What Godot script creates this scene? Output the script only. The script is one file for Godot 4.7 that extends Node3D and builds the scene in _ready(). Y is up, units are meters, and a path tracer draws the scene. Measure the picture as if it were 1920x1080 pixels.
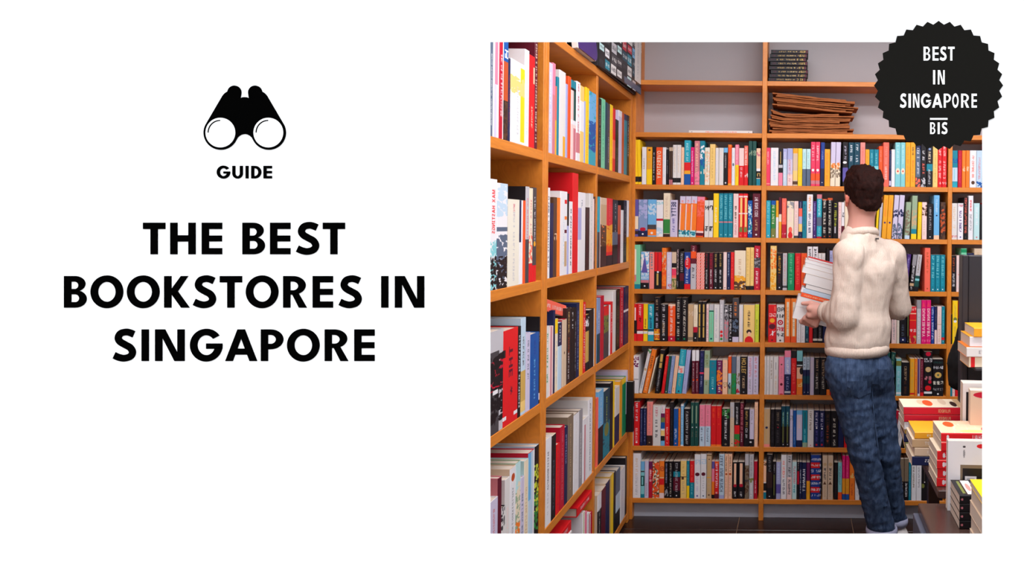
extends Node3D
# A white title page built as a shop front wall, with raised lettering and a square opening, through which a bookshop is seen.
# Pixel coordinates (of a 1920 x 1080 frame) are turned into metres with the focal length, the principal point and the roll below.
const F := 1369.0
const CX := 1500.0
const CY := 422.0
const EYE := 1.5
const ROLL := 0.0095
const WALL_D := 1.2          # distance of the shop front
const BACK_D := 3.7          # front edge of the back bookcase
const SIDE_X := -0.85        # front edge of the side bookcases

var col := {}
var mat := {}
var rng := RandomNumberGenerator.new()
var noise := FastNoiseLite.new()

# ------------------------------------------------------------------ placing
func P(px: float, py: float, d: float) -> Vector3:
	var dx := px - CX
	var dy := py - CY
	return Vector3((dx + dy * ROLL) * d / F, EYE - (dy - dx * ROLL) * d / F, -d)

func W(px: float, py: float, off := 0.0) -> Vector3:        # a point of the shop front's own plane, metres from the camera's axis
	return Vector3((px - CX) * WALL_D / F, -(py - CY) * WALL_D / F, -WALL_D + off)

func on_wall(n: Node3D) -> void:                            # shop-front things stand upright in the picture
	n.transform = Transform3D(Basis(Vector3(0, 0, 1), ROLL), Vector3(0, EYE, 0))

# ------------------------------------------------------------------ naming
func tag(o: Node, label: String, category := "", group := "", kind := "") -> void:
	o.set_meta("label", label)
	if category: o.set_meta("category", category)
	if group: o.set_meta("group", group)
	if kind: o.set_meta("kind", kind)

var taken := {}
func numbered(n: String) -> String:
	var k: int = taken.get(n, 0)
	taken[n] = k + 1
	return n if k == 0 else "%s_%03d" % [n, k]

func base(called: String, at := Vector3.ZERO) -> Node3D:
	var o := Node3D.new()
	o.name = numbered(called)
	add_child(o)
	o.position = at
	return o

func part(called: String, mesh: Mesh, m: Material, parent: Node, at := Vector3.ZERO) -> MeshInstance3D:
	var o := MeshInstance3D.new()
	o.mesh = mesh
	o.name = numbered(called) if parent == self else called
	if m: o.material_override = m
	o.cast_shadow = GeometryInstance3D.SHADOW_CASTING_SETTING_ON
	parent.add_child(o, true)
	o.position = at
	return o

# ------------------------------------------------------------------ shapes
func quad(st: SurfaceTool, a: Vector3, b: Vector3, c: Vector3, d: Vector3, uv := [Vector2(0, 0), Vector2(1, 0), Vector2(1, 1), Vector2(0, 1)]) -> void:
	# a b c d clockwise as seen from the front
	var n := (c - a).cross(b - a).normalized()
	for i in [0, 1, 2, 0, 2, 3]:
		st.set_normal(n)
		st.set_uv(uv[i])
		st.add_vertex([a, b, c, d][i])

func tri(st: SurfaceTool, a: Vector3, b: Vector3, c: Vector3) -> void:
	var n := (c - a).cross(b - a).normalized()
	for p in [a, b, c]:
		st.set_normal(n)
		st.set_uv(Vector2(p.x, p.y))
		st.add_vertex(p)

func begin() -> SurfaceTool:
	var st := SurfaceTool.new()
	st.begin(Mesh.PRIMITIVE_TRIANGLES)
	return st

func add_box(st: SurfaceTool, lo: Vector3, hi: Vector3, c := 0.0) -> void:
	# a box with chamfered edges along all twelve edges when c > 0
	if c <= 0.0:
		var x := [lo.x, hi.x]; var y := [lo.y, hi.y]; var z := [lo.z, hi.z]
		quad(st, Vector3(x[0], y[1], z[1]), Vector3(x[1], y[1], z[1]), Vector3(x[1], y[0], z[1]), Vector3(x[0], y[0], z[1]))
		quad(st, Vector3(x[1], y[1], z[0]), Vector3(x[0], y[1], z[0]), Vector3(x[0], y[0], z[0]), Vector3(x[1], y[0], z[0]))
		quad(st, Vector3(x[0], y[1], z[0]), Vector3(x[0], y[1], z[1]), Vector3(x[0], y[0], z[1]), Vector3(x[0], y[0], z[0]))
		quad(st, Vector3(x[1], y[1], z[1]), Vector3(x[1], y[1], z[0]), Vector3(x[1], y[0], z[0]), Vector3(x[1], y[0], z[1]))
		quad(st, Vector3(x[0], y[1], z[0]), Vector3(x[1], y[1], z[0]), Vector3(x[1], y[1], z[1]), Vector3(x[0], y[1], z[1]))
		quad(st, Vector3(x[0], y[0], z[1]), Vector3(x[1], y[0], z[1]), Vector3(x[1], y[0], z[0]), Vector3(x[0], y[0], z[0]))
		return
	var m := (lo + hi) / 2.0
	var e := (hi - lo) / 2.0
	var pts := {}
	for sx in [-1, 1]: for sy in [-1, 1]: for sz in [-1, 1]:
		var s := Vector3(sx, sy, sz)
		for ax in 3:
			var q := e - Vector3(c, c, c)
			q[ax] = e[ax]
			pts[[sx, sy, sz, ax]] = m + q * s
	var face := func(arr: Array, out: Vector3):
		var a: Vector3 = arr[0]; var b: Vector3 = arr[1]; var d: Vector3 = arr[2]
		if (d - a).cross(b - a).dot(out) < 0: arr.reverse()
		for i in range(1, arr.size() - 1): tri(st, arr[0], arr[i], arr[i + 1])
	for ax in 3:
		var u := (ax + 1) % 3
		var v := (ax + 2) % 3
		for s in [-1, 1]:
			var ring := []
			for k in [[-1, -1], [1, -1], [1, 1], [-1, 1]]:
				var key := [0, 0, 0]
				key[ax] = s; key[u] = k[0]; key[v] = k[1]
				ring.append(pts[[key[0], key[1], key[2], ax]])
			var n := Vector3.ZERO; n[ax] = s
			face.call(ring, n)
		for su in [-1, 1]: for sv in [-1, 1]:
			var k0 := [0, 0, 0]; var k1 := [0, 0, 0]
			k0[u] = su; k0[v] = sv; k0[ax] = -1
			k1[u] = su; k1[v] = sv; k1[ax] = 1
			var n := Vector3.ZERO; n[u] = su; n[v] = sv
			face.call([pts[[k0[0], k0[1], k0[2], u]], pts[[k1[0], k1[1], k1[2], u]], pts[[k1[0], k1[1], k1[2], v]], pts[[k0[0], k0[1], k0[2], v]]], n)
	for sx in [-1, 1]: for sy in [-1, 1]: for sz in [-1, 1]:
		face.call([pts[[sx, sy, sz, 0]], pts[[sx, sy, sz, 1]], pts[[sx, sy, sz, 2]]], Vector3(sx, sy, sz))

func box_mesh(lo: Vector3, hi: Vector3, c := 0.0) -> ArrayMesh:
	var st := begin()
	add_box(st, lo, hi, c)
	return st.commit()

func ribbon(st: SurfaceTool, outer: PackedVector2Array, inner: PackedVector2Array, z0: float, z1: float, closed := false) -> void:
	# a solid band between two lines of equal length in the xy plane, from z0 (back) to z1 (front)
	var n := outer.size()
	for i in (n if closed else n - 1):
		var j := (i + 1) % n
		var a := outer[i]; var b := outer[j]; var c := inner[j]; var d := inner[i]
		var p := [a, b, c, d]
		var area := (b - a).cross(c - a) + (c - a).cross(d - a)
		if area > 0: p.reverse()                                   # clockwise with y up
		quad(st, Vector3(p[0].x, p[0].y, z1), Vector3(p[1].x, p[1].y, z1), Vector3(p[2].x, p[2].y, z1), Vector3(p[3].x, p[3].y, z1))
		for k in 4:
			var e0: Vector2 = p[k]; var e1: Vector2 = p[(k + 1) % 4]
			if e0.distance_to(e1) < 1e-6: continue
			var along: bool = (e0 == a and e1 == b) or (e0 == b and e1 == a) or (e0 == c and e1 == d) or (e0 == d and e1 == c)
			if not along and (closed or (i > 0 and (e0 == a or e1 == a) and (e0 == d or e1 == d)) or (i < n - 2 and (e0 == b or e1 == b) and (e0 == c or e1 == c))): continue
			quad(st, Vector3(e1.x, e1.y, z1), Vector3(e0.x, e0.y, z1), Vector3(e0.x, e0.y, z0), Vector3(e1.x, e1.y, z0))

func prism(st: SurfaceTool, pts: PackedVector2Array, z0: float, z1: float) -> void:
	var idx := Geometry2D.triangulate_polygon(pts)
	for i in range(0, idx.size(), 3):
		var a := pts[idx[i]]; var b := pts[idx[i + 1]]; var c := pts[idx[i + 2]]
		if (b - a).cross(c - a) > 0:
			var t := b; b = c; c = t
		tri(st, Vector3(a.x, a.y, z1), Vector3(b.x, b.y, z1), Vector3(c.x, c.y, z1))
	var cw := Geometry2D.is_polygon_clockwise(pts)
	for i in pts.size():
		var e0 := pts[i]; var e1 := pts[(i + 1) % pts.size()]
		if not cw:
			var t := e0; e0 = e1; e1 = t
		quad(st, Vector3(e0.x, e0.y, z1), Vector3(e1.x, e1.y, z1), Vector3(e1.x, e1.y, z0), Vector3(e0.x, e0.y, z0))

func arc(c: Vector2, rx: float, ry: float, a0: float, a1: float, n: int) -> PackedVector2Array:
	var out := PackedVector2Array()
	for i in n + 1:
		var a := deg_to_rad(lerpf(a0, a1, i / float(n)))
		out.append(c + Vector2(cos(a) * rx, sin(a) * ry))
	return out

func std(c: Color, rough := 0.7, spec := 0.5) -> StandardMaterial3D:
	var m := StandardMaterial3D.new()
	m.albedo_color = c
	m.roughness = rough
	m.metallic_specular = spec
	return m

# ------------------------------------------------------------------ raised lettering (y down, cap height 59.3, made from solid bands)
func spline(p: Array, n := 8) -> PackedVector2Array:
	var out := PackedVector2Array()
	for i in p.size() - 1:
		var a: Vector2 = p[maxi(i - 1, 0)]; var b: Vector2 = p[i]; var c: Vector2 = p[i + 1]; var d: Vector2 = p[mini(i + 2, p.size() - 1)]
		for k in n:
			out.append(b.cubic_interpolate(c, a, d, k / float(n)))
	out.append(p[-1])
	return out

func stroke(line: PackedVector2Array, w: float) -> Array:
	var l := PackedVector2Array(); var r := PackedVector2Array()
	for i in line.size():
		var t := (line[mini(i + 1, line.size() - 1)] - line[maxi(i - 1, 0)]).normalized()
		var nn := Vector2(-t.y, t.x) * w / 2.0
		l.append(line[i] + nn); r.append(line[i] - nn)
	return [l, r]

func rect2(x0: float, y0: float, x1: float, y1: float) -> Array:
	return [PackedVector2Array([Vector2(x0, y0), Vector2(x1, y0)]), PackedVector2Array([Vector2(x0, y1), Vector2(x1, y1)])]

func quad2(a: Vector2, b: Vector2, c: Vector2, d: Vector2) -> Array:
	return [PackedVector2Array([a, b]), PackedVector2Array([d, c])]

func bowl(x: float, ox: float, oy0: float, oy1: float, ix: float, iy0: float, iy1: float, flat := 18.0) -> Array:
	# the half ring of B, P, R and D: straight bits from x, then a half ellipse
	var o := PackedVector2Array([Vector2(x, oy0)]); var i := PackedVector2Array([Vector2(x, iy0)])
	o.append_array(arc(Vector2(flat, (oy0 + oy1) / 2), ox - flat, (oy1 - oy0) / 2, -90, 90, 18))
	i.append_array(arc(Vector2(minf(flat, ix - 4), (iy0 + iy1) / 2), ix - minf(flat, ix - 4), (iy1 - iy0) / 2, -90, 90, 18))
	o.append(Vector2(x, oy1)); i.append(Vector2(x, iy1))
	return [o, i]

const GLYPH_W := {"T": 41.5, "H": 47.3, "E": 38.0, "B": 42.0, "S": 44.5, "O": 60.9, "K": 47.3, "R": 44.1, "I": 13.3, "N": 55.0, "G": 60.5, "A": 59.6, "P": 42.0, "U": 48.6, "D": 46.5}
func glyph(ch: String, stem := 13.3, bar := 12.0) -> Array:
	var h := 59.3
	var g := 12.0 - bar
	var s := stem
	match ch:
		"T": return [rect2(0, 0, 41.5, bar), rect2(20.7 - s / 2, bar - 0.1, 20.7 + s / 2, h)]
		"H": return [rect2(0, 0, s, h), rect2(47.3 - s, 0, 47.3, h), rect2(s, 23.5, 47.3 - s, 35.5)]
		"E": return [rect2(0, 0, s, h), rect2(s, 0, 38, bar), rect2(s, 24 + g / 2, 37.6, 35.3 - g / 2), rect2(s, h - bar + 0.3, 38, h)]
		"I": return [rect2(0, 0, 13.3, h)]
		"N": return [rect2(0, 0, s, h), rect2(55 - s, 0, 55, h), quad2(Vector2(s, 0), Vector2(18.3, 0), Vector2(55 - s, 44.5), Vector2(55 - s, h)), quad2(Vector2(s, 14.8), Vector2(s, 0), Vector2(55 - s, h), Vector2(36.3, h))]
		"K": return [rect2(0, 0, s, h), quad2(Vector2(s, 24.6), Vector2(31.3, 0), Vector2(44.8, 0), Vector2(25.3, 28.8)), quad2(Vector2(s, 24.6), Vector2(25.3, 28.8), Vector2(19, 40.5), Vector2(s, 33.5)), quad2(Vector2(25.3, 28.8), Vector2(47.3, h), Vector2(31.9, h), Vector2(13.3, 33.5))]
		"R": return [rect2(0, 0, s, h), bowl(s, 42, 0, 35, 28.3 + g, 10.4 - g, 26.7 + g), quad2(Vector2(16.2, 33), Vector2(29, 33), Vector2(44.1, h), Vector2(29.5, h))]
		"P": return [rect2(0, 0, s, h), bowl(s, 42, 0, 37.4, 28.3 + g, 10.3 - g, 27 + g)]
		"B": return [rect2(0, 0, s, h), bowl(s, 39.6, 0, 29.2, 27 + g, 10.5 - g, 24.2 + g * 0.4, 20), bowl(s, 42, 26.5, h, 28.6 + g, 34.3 - g * 0.4, 48.8 + g, 21)]
		"D": return [rect2(0, 0, s, h), bowl(s, 46.5, 0, h, 33, 11.5, 47.8, 17)]
		"U": return [rect2(0, 0, s, 35.5), rect2(48.6 - s, 0, 48.6, 35.5), [arc(Vector2(24.3, 35.5), 24.3, 24.6, 0, 180, 24), arc(Vector2(24.3, 35.5), 24.3 - s, 13, 0, 180, 24)]]
		"O": return [[arc(Vector2(30.45, 29.6), 30.45, 30.8, 0, 360, 48), arc(Vector2(30.45, 29.6), 30.45 - s - 0.4, 18.6, 0, 360, 48)]]
		"G": return [[arc(Vector2(30.4, 29.6), 30.4, 30.8, -36, -360, 44), arc(Vector2(30.4, 29.6), 30.4 - s - 0.4, 18.6, -40, -342, 44)], rect2(30.2, 26.4, 60.5, 36.4)]
		"S": return [stroke(spline([Vector2(40, 9.2), Vector2(33, 6.2), Vector2(25, 4.9), Vector2(15.2, 7.8), Vector2(10.9, 16), Vector2(14.4, 23), Vector2(23.6, 28.6), Vector2(33.4, 34.3), Vector2(37.7, 42.8), Vector2(33.5, 50.6), Vector2(22.4, 54), Vector2(12, 52.4), Vector2(3.4, 48.6)]), s - 0.6)]
		"A":
			return [quad2(Vector2(0, h), Vector2(23, 0), Vector2(29.8, 0), Vector2(14, h)), quad2(Vector2(29.8, 0), Vector2(36.6, 0), Vector2(59.6, h), Vector2(45.6, h)), quad2(Vector2(14, h), Vector2(29.8, 0), Vector2(29.8, 16.8), Vector2(22.7, 36)), quad2(Vector2(45.6, h), Vector2(29.8, 0), Vector2(29.8, 16.8), Vector2(36.9, 36)), quad2(Vector2(22, 36), Vector2(37.6, 36), Vector2(42, 47.4), Vector2(17.6, 47.4))]
	return []

func letter(ch: String, x0: float, x1: float, y0: float, y1: float, parent: Node, m: Material, z0: float, z1: float, stem := 13.3, bar := 12.0) -> void:
	# one raised letter whose box is given in pixels of the shop front
	var st := begin()
	var w: float = GLYPH_W[ch]
	for rb in glyph(ch, stem, bar):
		var o := PackedVector2Array(); var i := PackedVector2Array()
		for q in rb[0]:
			var v := W(lerpf(x0, x1, q.x / w), lerpf(y0, y1, q.y / 59.3)); o.append(Vector2(v.x, v.y))
		for q in rb[1]:
			var v := W(lerpf(x0, x1, q.x / w), lerpf(y0, y1, q.y / 59.3)); i.append(Vector2(v.x, v.y))
		ribbon(st, o, i, -WALL_D + z0, -WALL_D + z1, o[0].distance_to(o[-1]) < 1e-6)
	part("letter", st.commit(), m, parent)
	(parent.get_child(-1) as Node).set_meta("label", "letter " + ch)

func shop_front() -> void:
	# the white page, built as a wall: a slab with a square opening whose edges splay inwards
	var st := begin()
	var lo := W(919.5, 1000.5); var hi := W(1841.5, 79)
	var fx := [-4.2, lo.x, hi.x, 4.2]; var fy := [-1.52, lo.y, hi.y, 1.55]
	var bx := [-4.2, lo.x - 0.05, hi.x + 0.05, 4.2]; var by := [-1.52, lo.y - 0.05, hi.y + 0.05, 1.55]
	var zf := -WALL_D; var zb := -WALL_D - 0.045
	for i in 3: for j in 3:
		if i == 1 and j == 1: continue
		quad(st, Vector3(fx[i], fy[j + 1], zf), Vector3(fx[i + 1], fy[j + 1], zf), Vector3(fx[i + 1], fy[j], zf), Vector3(fx[i], fy[j], zf))
		quad(st, Vector3(bx[i + 1], by[j + 1], zb), Vector3(bx[i], by[j + 1], zb), Vector3(bx[i], by[j], zb), Vector3(bx[i + 1], by[j], zb))
	quad(st, Vector3(fx[1], fy[2], zf), Vector3(bx[1], by[2], zb), Vector3(bx[1], by[1], zb), Vector3(fx[1], fy[1], zf))
	quad(st, Vector3(bx[2], by[2], zb), Vector3(fx[2], fy[2], zf), Vector3(fx[2], fy[1], zf), Vector3(bx[2], by[1], zb))
	quad(st, Vector3(bx[1], by[2], zb), Vector3(fx[1], fy[2], zf), Vector3(fx[2], fy[2], zf), Vector3(bx[2], by[2], zb))
	quad(st, Vector3(fx[1], fy[1], zf), Vector3(bx[1], by[1], zb), Vector3(bx[2], by[1], zb), Vector3(fx[2], fy[1], zf))
	for s in [[0, 1], [3, -1]]:
		var x: float = fx[s[0]]
		quad(st, Vector3(x, 1.55, zb if s[1] > 0 else zf), Vector3(x, 1.55, zf if s[1] > 0 else zb), Vector3(x, -1.52, zf if s[1] > 0 else zb), Vector3(x, -1.52, zb if s[1] > 0 else zf))
	quad(st, Vector3(-4.2, 1.55, zb), Vector3(4.2, 1.55, zb), Vector3(4.2, 1.55, zf), Vector3(-4.2, 1.55, zf))
	var wl := part("wall_front", st.commit(), mat.white_wall, self)
	on_wall(wl)
	tag(wl, "plain white page built as a shop front wall with a square opening", "", "", "structure")

	var t := base("title_sign"); on_wall(t)
	tag(t, "large black raised lettering reading THE BEST BOOKSTORES IN SINGAPORE on the white wall", "sign")
	for line in [[417.5, "T269 H320 E379 B455.2 E507 S554.8 T605.8"], [517.5, "B121 O170.7 O238.8 K308.7 S361.6 T412.8 O461.6 R531.6 E586.8 S634.6 I715.3 N740.8"], [617.5, "S211.4 I266.3 N291.7 G357 A423 P489.8 O538.8 R609.4 E664.8"]]:
		for g in (line[1] as String).split(" "):
			var x := float(g.substr(1))
			letter(g[0], x, x + GLYPH_W[g[0]], line[0], line[0] + 59.3, t, mat.ink, -0.001, 0.0012)

	var gs := base("guide_sign"); on_wall(gs)
	tag(gs, "small black raised lettering reading GUIDE under the binoculars emblem", "sign")
	for g in [["G", 407.2, 432.0], ["U", 436.4, 455.8], ["I", 461.2, 466.4], ["D", 471.8, 490.4], ["E", 494.7, 510.4]]:
		letter(g[0], g[1], g[2], 311, 334.6, gs, mat.ink, -0.001, 0.0012)

	# binoculars emblem
	var bn := base("binoculars_emblem"); on_wall(bn)
	tag(bn, "black binoculars emblem with two round white lenses above the word GUIDE", "emblem")
	var zp := func(x: float, y: float) -> Vector2: return Vector2(360 + x / 5.145, 140 + y / 5.145)
	var half := PackedVector2Array()
	for q in [Vector2(512, 217), Vector2(490, 219), Vector2(471, 228), Vector2(475, 205)]: half.append(q)
	half.append_array(arc(Vector2(412, 172), 67, 66, 10, -172, 20))
	for q in [Vector2(322, 178), Vector2(306, 194), Vector2(296, 208)]: half.append(q)
	half.append_array(arc(Vector2(281, 560), 165, 165, -150.5, -333, 36))
	for q in [Vector2(444, 606), Vector2(462, 590), Vector2(486, 577)]: half.append(q)
	var full := half.duplicate()
	full.append(Vector2(512, 573))
	for i in range(half.size() - 1, 0, -1): full.append(Vector2(1024 - half[i].x, half[i].y))
	var to_wall := func(a: PackedVector2Array) -> PackedVector2Array:
		var o := PackedVector2Array()
		for q in a:
			var z: Vector2 = zp.call(q.x, q.y)
			var v := W(z.x, z.y)
			o.append(Vector2(v.x, v.y))
		return o
	st = begin()
	prism(st, to_wall.call(full), -WALL_D - 0.001, -WALL_D + 0.0012)
	part("body", st.commit(), mat.ink, bn)
	for cx in [281, 743]:
		st = begin()
		var ring := arc(Vector2(cx, 560), 143, 143, 0, 360, 48)
		ring.remove_at(48)
		prism(st, to_wall.call(ring), -WALL_D + 0.0011, -WALL_D + 0.0018)
		part("lens", st.commit(), mat.white_wall, bn)
		st = begin()
		ribbon(st, to_wall.call(arc(Vector2(cx, 560), 121, 122, 180, 270, 16)), to_wall.call(arc(Vector2(cx, 560), 111, 112, 180, 270, 16)), -WALL_D + 0.0017, -WALL_D + 0.0022)
		part("glint", st.commit(), mat.ink, bn)

	# round badge
	var bd := base("badge_sign"); on_wall(bd)
	tag(bd, "round black saw-toothed badge reading BEST IN SINGAPORE BIS over the opening's corner", "badge")
	var teeth := PackedVector2Array()
	for i in 72:
		var a := deg_to_rad(-90 + i * 5.0)
		var r := 120.8 if i % 2 == 0 else 114.0
		var v := W(1759.5 + cos(a) * r, 160.5 + sin(a) * r)
		teeth.append(Vector2(v.x, v.y))
	st = begin()
	prism(st, teeth, -WALL_D + 0.0002, -WALL_D + 0.002)
	part("disc", st.commit(), mat.badge, bd)
	var bz := func(x: float) -> float: return 1630 + x / 4.154
	var by2 := func(y: float) -> float: return 30 + y / 4.154
	for row in [[242, 350, "B420,473 E490,537 S545,600 T610,662"], [424, 535, "I494,511 N531,585"], [607, 716, "S235,288 I303,322 N338,388 G400,480 A487,566 P577,633 O643,693 R712,775 E793,835"], [830, 921, "B471,512 I530,546 S558,607"]]:
		for g in (row[2] as String).split(" "):
			var xs := g.substr(1).split(",")
			letter(g[0], bz.call(float(xs[0])), bz.call(float(xs[1])), by2.call(row[0]), by2.call(row[1]), bd, mat.badge_white, 0.0018, 0.0026, 13.3 if g[0] == "I" else minf(13.0, 16.5 * GLYPH_W[g[0]] / (float(xs[1]) - float(xs[0]))), 9.6)
	st = begin()
	var r0 := W(bz.call(470), by2.call(810)); var r1 := W(bz.call(607), by2.call(796))
	add_box(st, Vector3(r0.x, r0.y, -WALL_D + 0.0018), Vector3(r1.x, r1.y, -WALL_D + 0.0026))
	part("rule", st.commit(), mat.badge_white, bd)

# ------------------------------------------------------------------ printing on spines and covers
const PX := 900.0                         # texels per metre of spine
const PAGE := 2048
var pages: Array[Image] = []
var page_mats: Array[StandardMaterial3D] = []
var pen := Vector2i.ZERO
var row_h := 0
var glyphs := {}

func glyph_bits(ch: String) -> Array:
	# [width, bytes] of a letter, 28 rows high, from the triangles of a TextMesh
	if glyphs.has(ch): return glyphs[ch]
	var t := TextMesh.new()
	var f := SystemFont.new()
	f.font_names = PackedStringArray(["Droid Sans"]); f.font_weight = 700
	t.font = f; t.text = ch; t.font_size = 40; t.pixel_size = 1.0; t.depth = 0.0
	var arr := t.get_mesh_arrays()
	var vs: PackedVector3Array = arr[Mesh.ARRAY_VERTEX]
	var ix: PackedInt32Array = arr[Mesh.ARRAY_INDEX]
	var x0 := 1e9; var x1 := -1e9; var y0 := 1e9
	for v in vs:
		x0 = minf(x0, v.x); x1 = maxf(x1, v.x); y0 = minf(y0, v.y)
	if "QJ,".contains(ch): y0 += 5.0
	var w := int(ceil(x1 - x0)) + 1
	var bits := PackedByteArray(); bits.resize(w * 29)
	for k in range(0, ix.size(), 3):
		var a := Vector2(vs[ix[k]].x - x0, vs[ix[k]].y - y0); var b := Vector2(vs[ix[k + 1]].x - x0, vs[ix[k + 1]].y - y0); var c := Vector2(vs[ix[k + 2]].x - x0, vs[ix[k + 2]].y - y0)
		for y in range(maxi(0, int(minf(a.y, minf(b.y, c.y)))), mini(29, int(maxf(a.y, maxf(b.y, c.y))) + 2)):
			for x in range(maxi(0, int(minf(a.x, minf(b.x, c.x)))), mini(w, int(maxf(a.x, maxf(b.x, c.x))) + 2)):
				if Geometry2D.point_is_inside_triangle(Vector2(x + 0.5, y + 0.5), a, b, c): bits[(28 - y) * w + x] = 255
	glyphs[ch] = [w, bits]
	return glyphs[ch]

func mark_bits() -> Array:
	# an illegible letter: a stem and a few strokes
	var w := 20
	var bits := PackedByteArray(); bits.resize(w * 29)
	var r := rng.randi()
	for y in 29: for x in w:
		var round_off := ((x < 3 or x > 16) and (y < 3 or y > 25)) and r & 64
		var on := not round_off and ((x < 5 and r & 1) or (y < 5 and r & 2) or (y > 23 and r & 4) or (absi(y - 14) < 2 and r & 8) or (x > 14 and r & 16 and y < 15) or (x > 14 and r & 32 and y > 13) or (absi(x - 10) < 3 and not (r & 1)) or (r & 128 and absi(x * 29 / 20 - y) < 3))
		bits[y * w + x] = 255 if on else 0
	return [w, bits]

func set_text(im: Image, r: Rect2i, c: Color, text: String, upright: bool, big: float) -> void:
	# mirrored lettering (the photograph is mirrored): down the spine, or upright across it
	var long := r.size.x if upright else r.size.y
	var wide := r.size.y if upright else r.size.x
	var cap := clampf(wide * big, 4.0, 9.5 if text[0] == "*" and not upright else 22.0)
	var list := []
	var total := 0.0
	if text[0] == "*":
		var n := int(long / (cap * 0.85))
		for i in maxi(n, 1):
			if i > 1 and i < n - 1 and rng.randf() < 0.16: list.append([12, null])
			else: list.append(mark_bits())
	else:
		for ch in text:
			list.append([13, null] if ch == "_" else glyph_bits(ch))
	for g in list: total += g[0] + 4.0
	var sx := minf(long / total, cap / 28.0 * 1.5)
	var sy := cap / 29.0
	if text[0] != "*" and sx < cap / 29.0 * 0.62: sy = sx * 1.6; cap = sy * 29
	var at := (long - total * sx) / 2.0
	var off := (wide - cap) / 2.0
	for g in list:
		if g[1] != null:
			var w: int = g[0]
			var bits: PackedByteArray = g[1]
			for yy in int(ceil(cap)):
				for xx in int(ceil(w * sx)):
					var hit := 0.0
					for k in [[0.25, 0.25], [0.75, 0.25], [0.25, 0.75], [0.75, 0.75]]:
						var gx := int((xx + k[0]) / sx); var gy := int((yy + k[1]) / sy)
						if gx < w and gy < 29 and bits[gy * w + gx]: hit += 0.25
					if hit > 0.0:
						var px: int; var py: int
						if upright:
							px = r.end.x - 1 - int(at) - xx; py = r.position.y + int(off) + yy
						else:
							px = r.position.x + int(off) + yy; py = r.position.y + int(at) + xx
						if r.has_point(Vector2i(px, py)): im.set_pixel(px, py, im.get_pixel(px, py).lerp(c, hit))
		at += (g[0] + 4.0) * sx

func disc(im: Image, r: Rect2i, c: Vector2, rx: float, ry: float, k: Color) -> void:
	for y in range(maxi(r.position.y, int(c.y - ry)), mini(r.end.y, int(c.y + ry) + 2)):
		for x in range(maxi(r.position.x, int(c.x - rx)), mini(r.end.x, int(c.x + rx) + 2)):
			if pow((x + 0.5 - c.x) / rx, 2) + pow((y + 0.5 - c.y) / ry, 2) <= 1.0: im.set_pixel(x, y, k)

func sheet(w: int, h: int) -> Array:
	# room for a print of w x h texels: [page number, rectangle]
	if pen.x + w + 2 > PAGE:
		pen = Vector2i(0, pen.y + row_h); row_h = 0
	if pages.is_empty() or pen.y + h + 2 > PAGE:
		pages.append(Image.create(PAGE, PAGE, true, Image.FORMAT_RGB8))
		var m := StandardMaterial3D.new()
		m.roughness = 0.42; m.metallic_specular = 0.35
		page_mats.append(m)
		pen = Vector2i.ZERO; row_h = 0
	var r := Rect2i(pen, Vector2i(w, h))
	pen.x += w + 2
	row_h = maxi(row_h, h + 2)
	return [pages.size() - 1, r]

func paint(im: Image, r: Rect2i, mods: PackedStringArray) -> void:
	var w := r.size.x; var h := r.size.y
	for s in mods:
		var a := s.strip_edges().split(" ", false)
		if a.is_empty(): continue
		match a[0]:
			"b":
				var y0 := int(float(a[1]) * h); var y1 := int(float(a[2]) * h)
				im.fill_rect(Rect2i(r.position.x, r.position.y + y0, w, y1 - y0), hue(a[3]))
			"v":
				var u0 := int(float(a[1]) * w); var u1 := int(float(a[2]) * w); var y0 := int(float(a[3]) * h); var y1 := int(float(a[4]) * h)
				im.fill_rect(Rect2i(r.position.x + u0, r.position.y + y0, maxi(u1 - u0, 1), y1 - y0), hue(a[5]))
			"t", "T", "u":
				var y0 := int(float(a[1]) * h); var y1 := int(float(a[2]) * h)
				set_text(im, Rect2i(r.position.x, r.position.y + y0, w, y1 - y0), hue(a[3]), a[4], a[0] == "u", 0.6 if a[0] == "T" else 0.8 if a[0] == "u" else 0.34)
			"o":
				var rad := w * 0.34 * (float(a[3]) if a.size() > 3 else 1.0)
				disc(im, r, Vector2(r.position.x + w * 0.5, r.position.y + float(a[1]) * h), rad, rad, hue(a[2]))
			"e":
				disc(im, r, Vector2(r.position.x + float(a[1]) * w, r.position.y + float(a[2]) * h), float(a[3]) * w, float(a[4]) * h, hue(a[5]))
			"m":
				var y0 := float(a[1]) * h; var y1 := float(a[2]) * h
				var n := int((y1 - y0) * w / 70.0) + 3
				for i in n:
					disc(im, r, Vector2(r.position.x + rng.randf() * w, r.position.y + rng.randf_range(y0, y1)), rng.randf_range(1.5, w * 0.22), rng.randf_range(2.0, 7.0), hue(a[3]))
			"k":
				for y in h: for x in w:
					if (x * 2 + y) % 14 < 6: im.set_pixel(r.position.x + x, r.position.y + y, hue(a[1]))
			"n":                                              # a triangle, point up
				var y0 := float(a[1]) * h; var y1 := float(a[2]) * h
				for y in range(int(y0), int(y1)):
					var hw := w * 0.36 * (y - y0) / (y1 - y0)
					im.fill_rect(Rect2i(r.position.x + int(w * 0.5 - hw), r.position.y + y, maxi(int(hw * 2), 1), 1), hue(a[3]))

func hue(n: String) -> Color:
	if not col.has(n):
		push_error("no colour " + n)
		return Color(1, 0, 1)
	return col[n]

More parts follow.
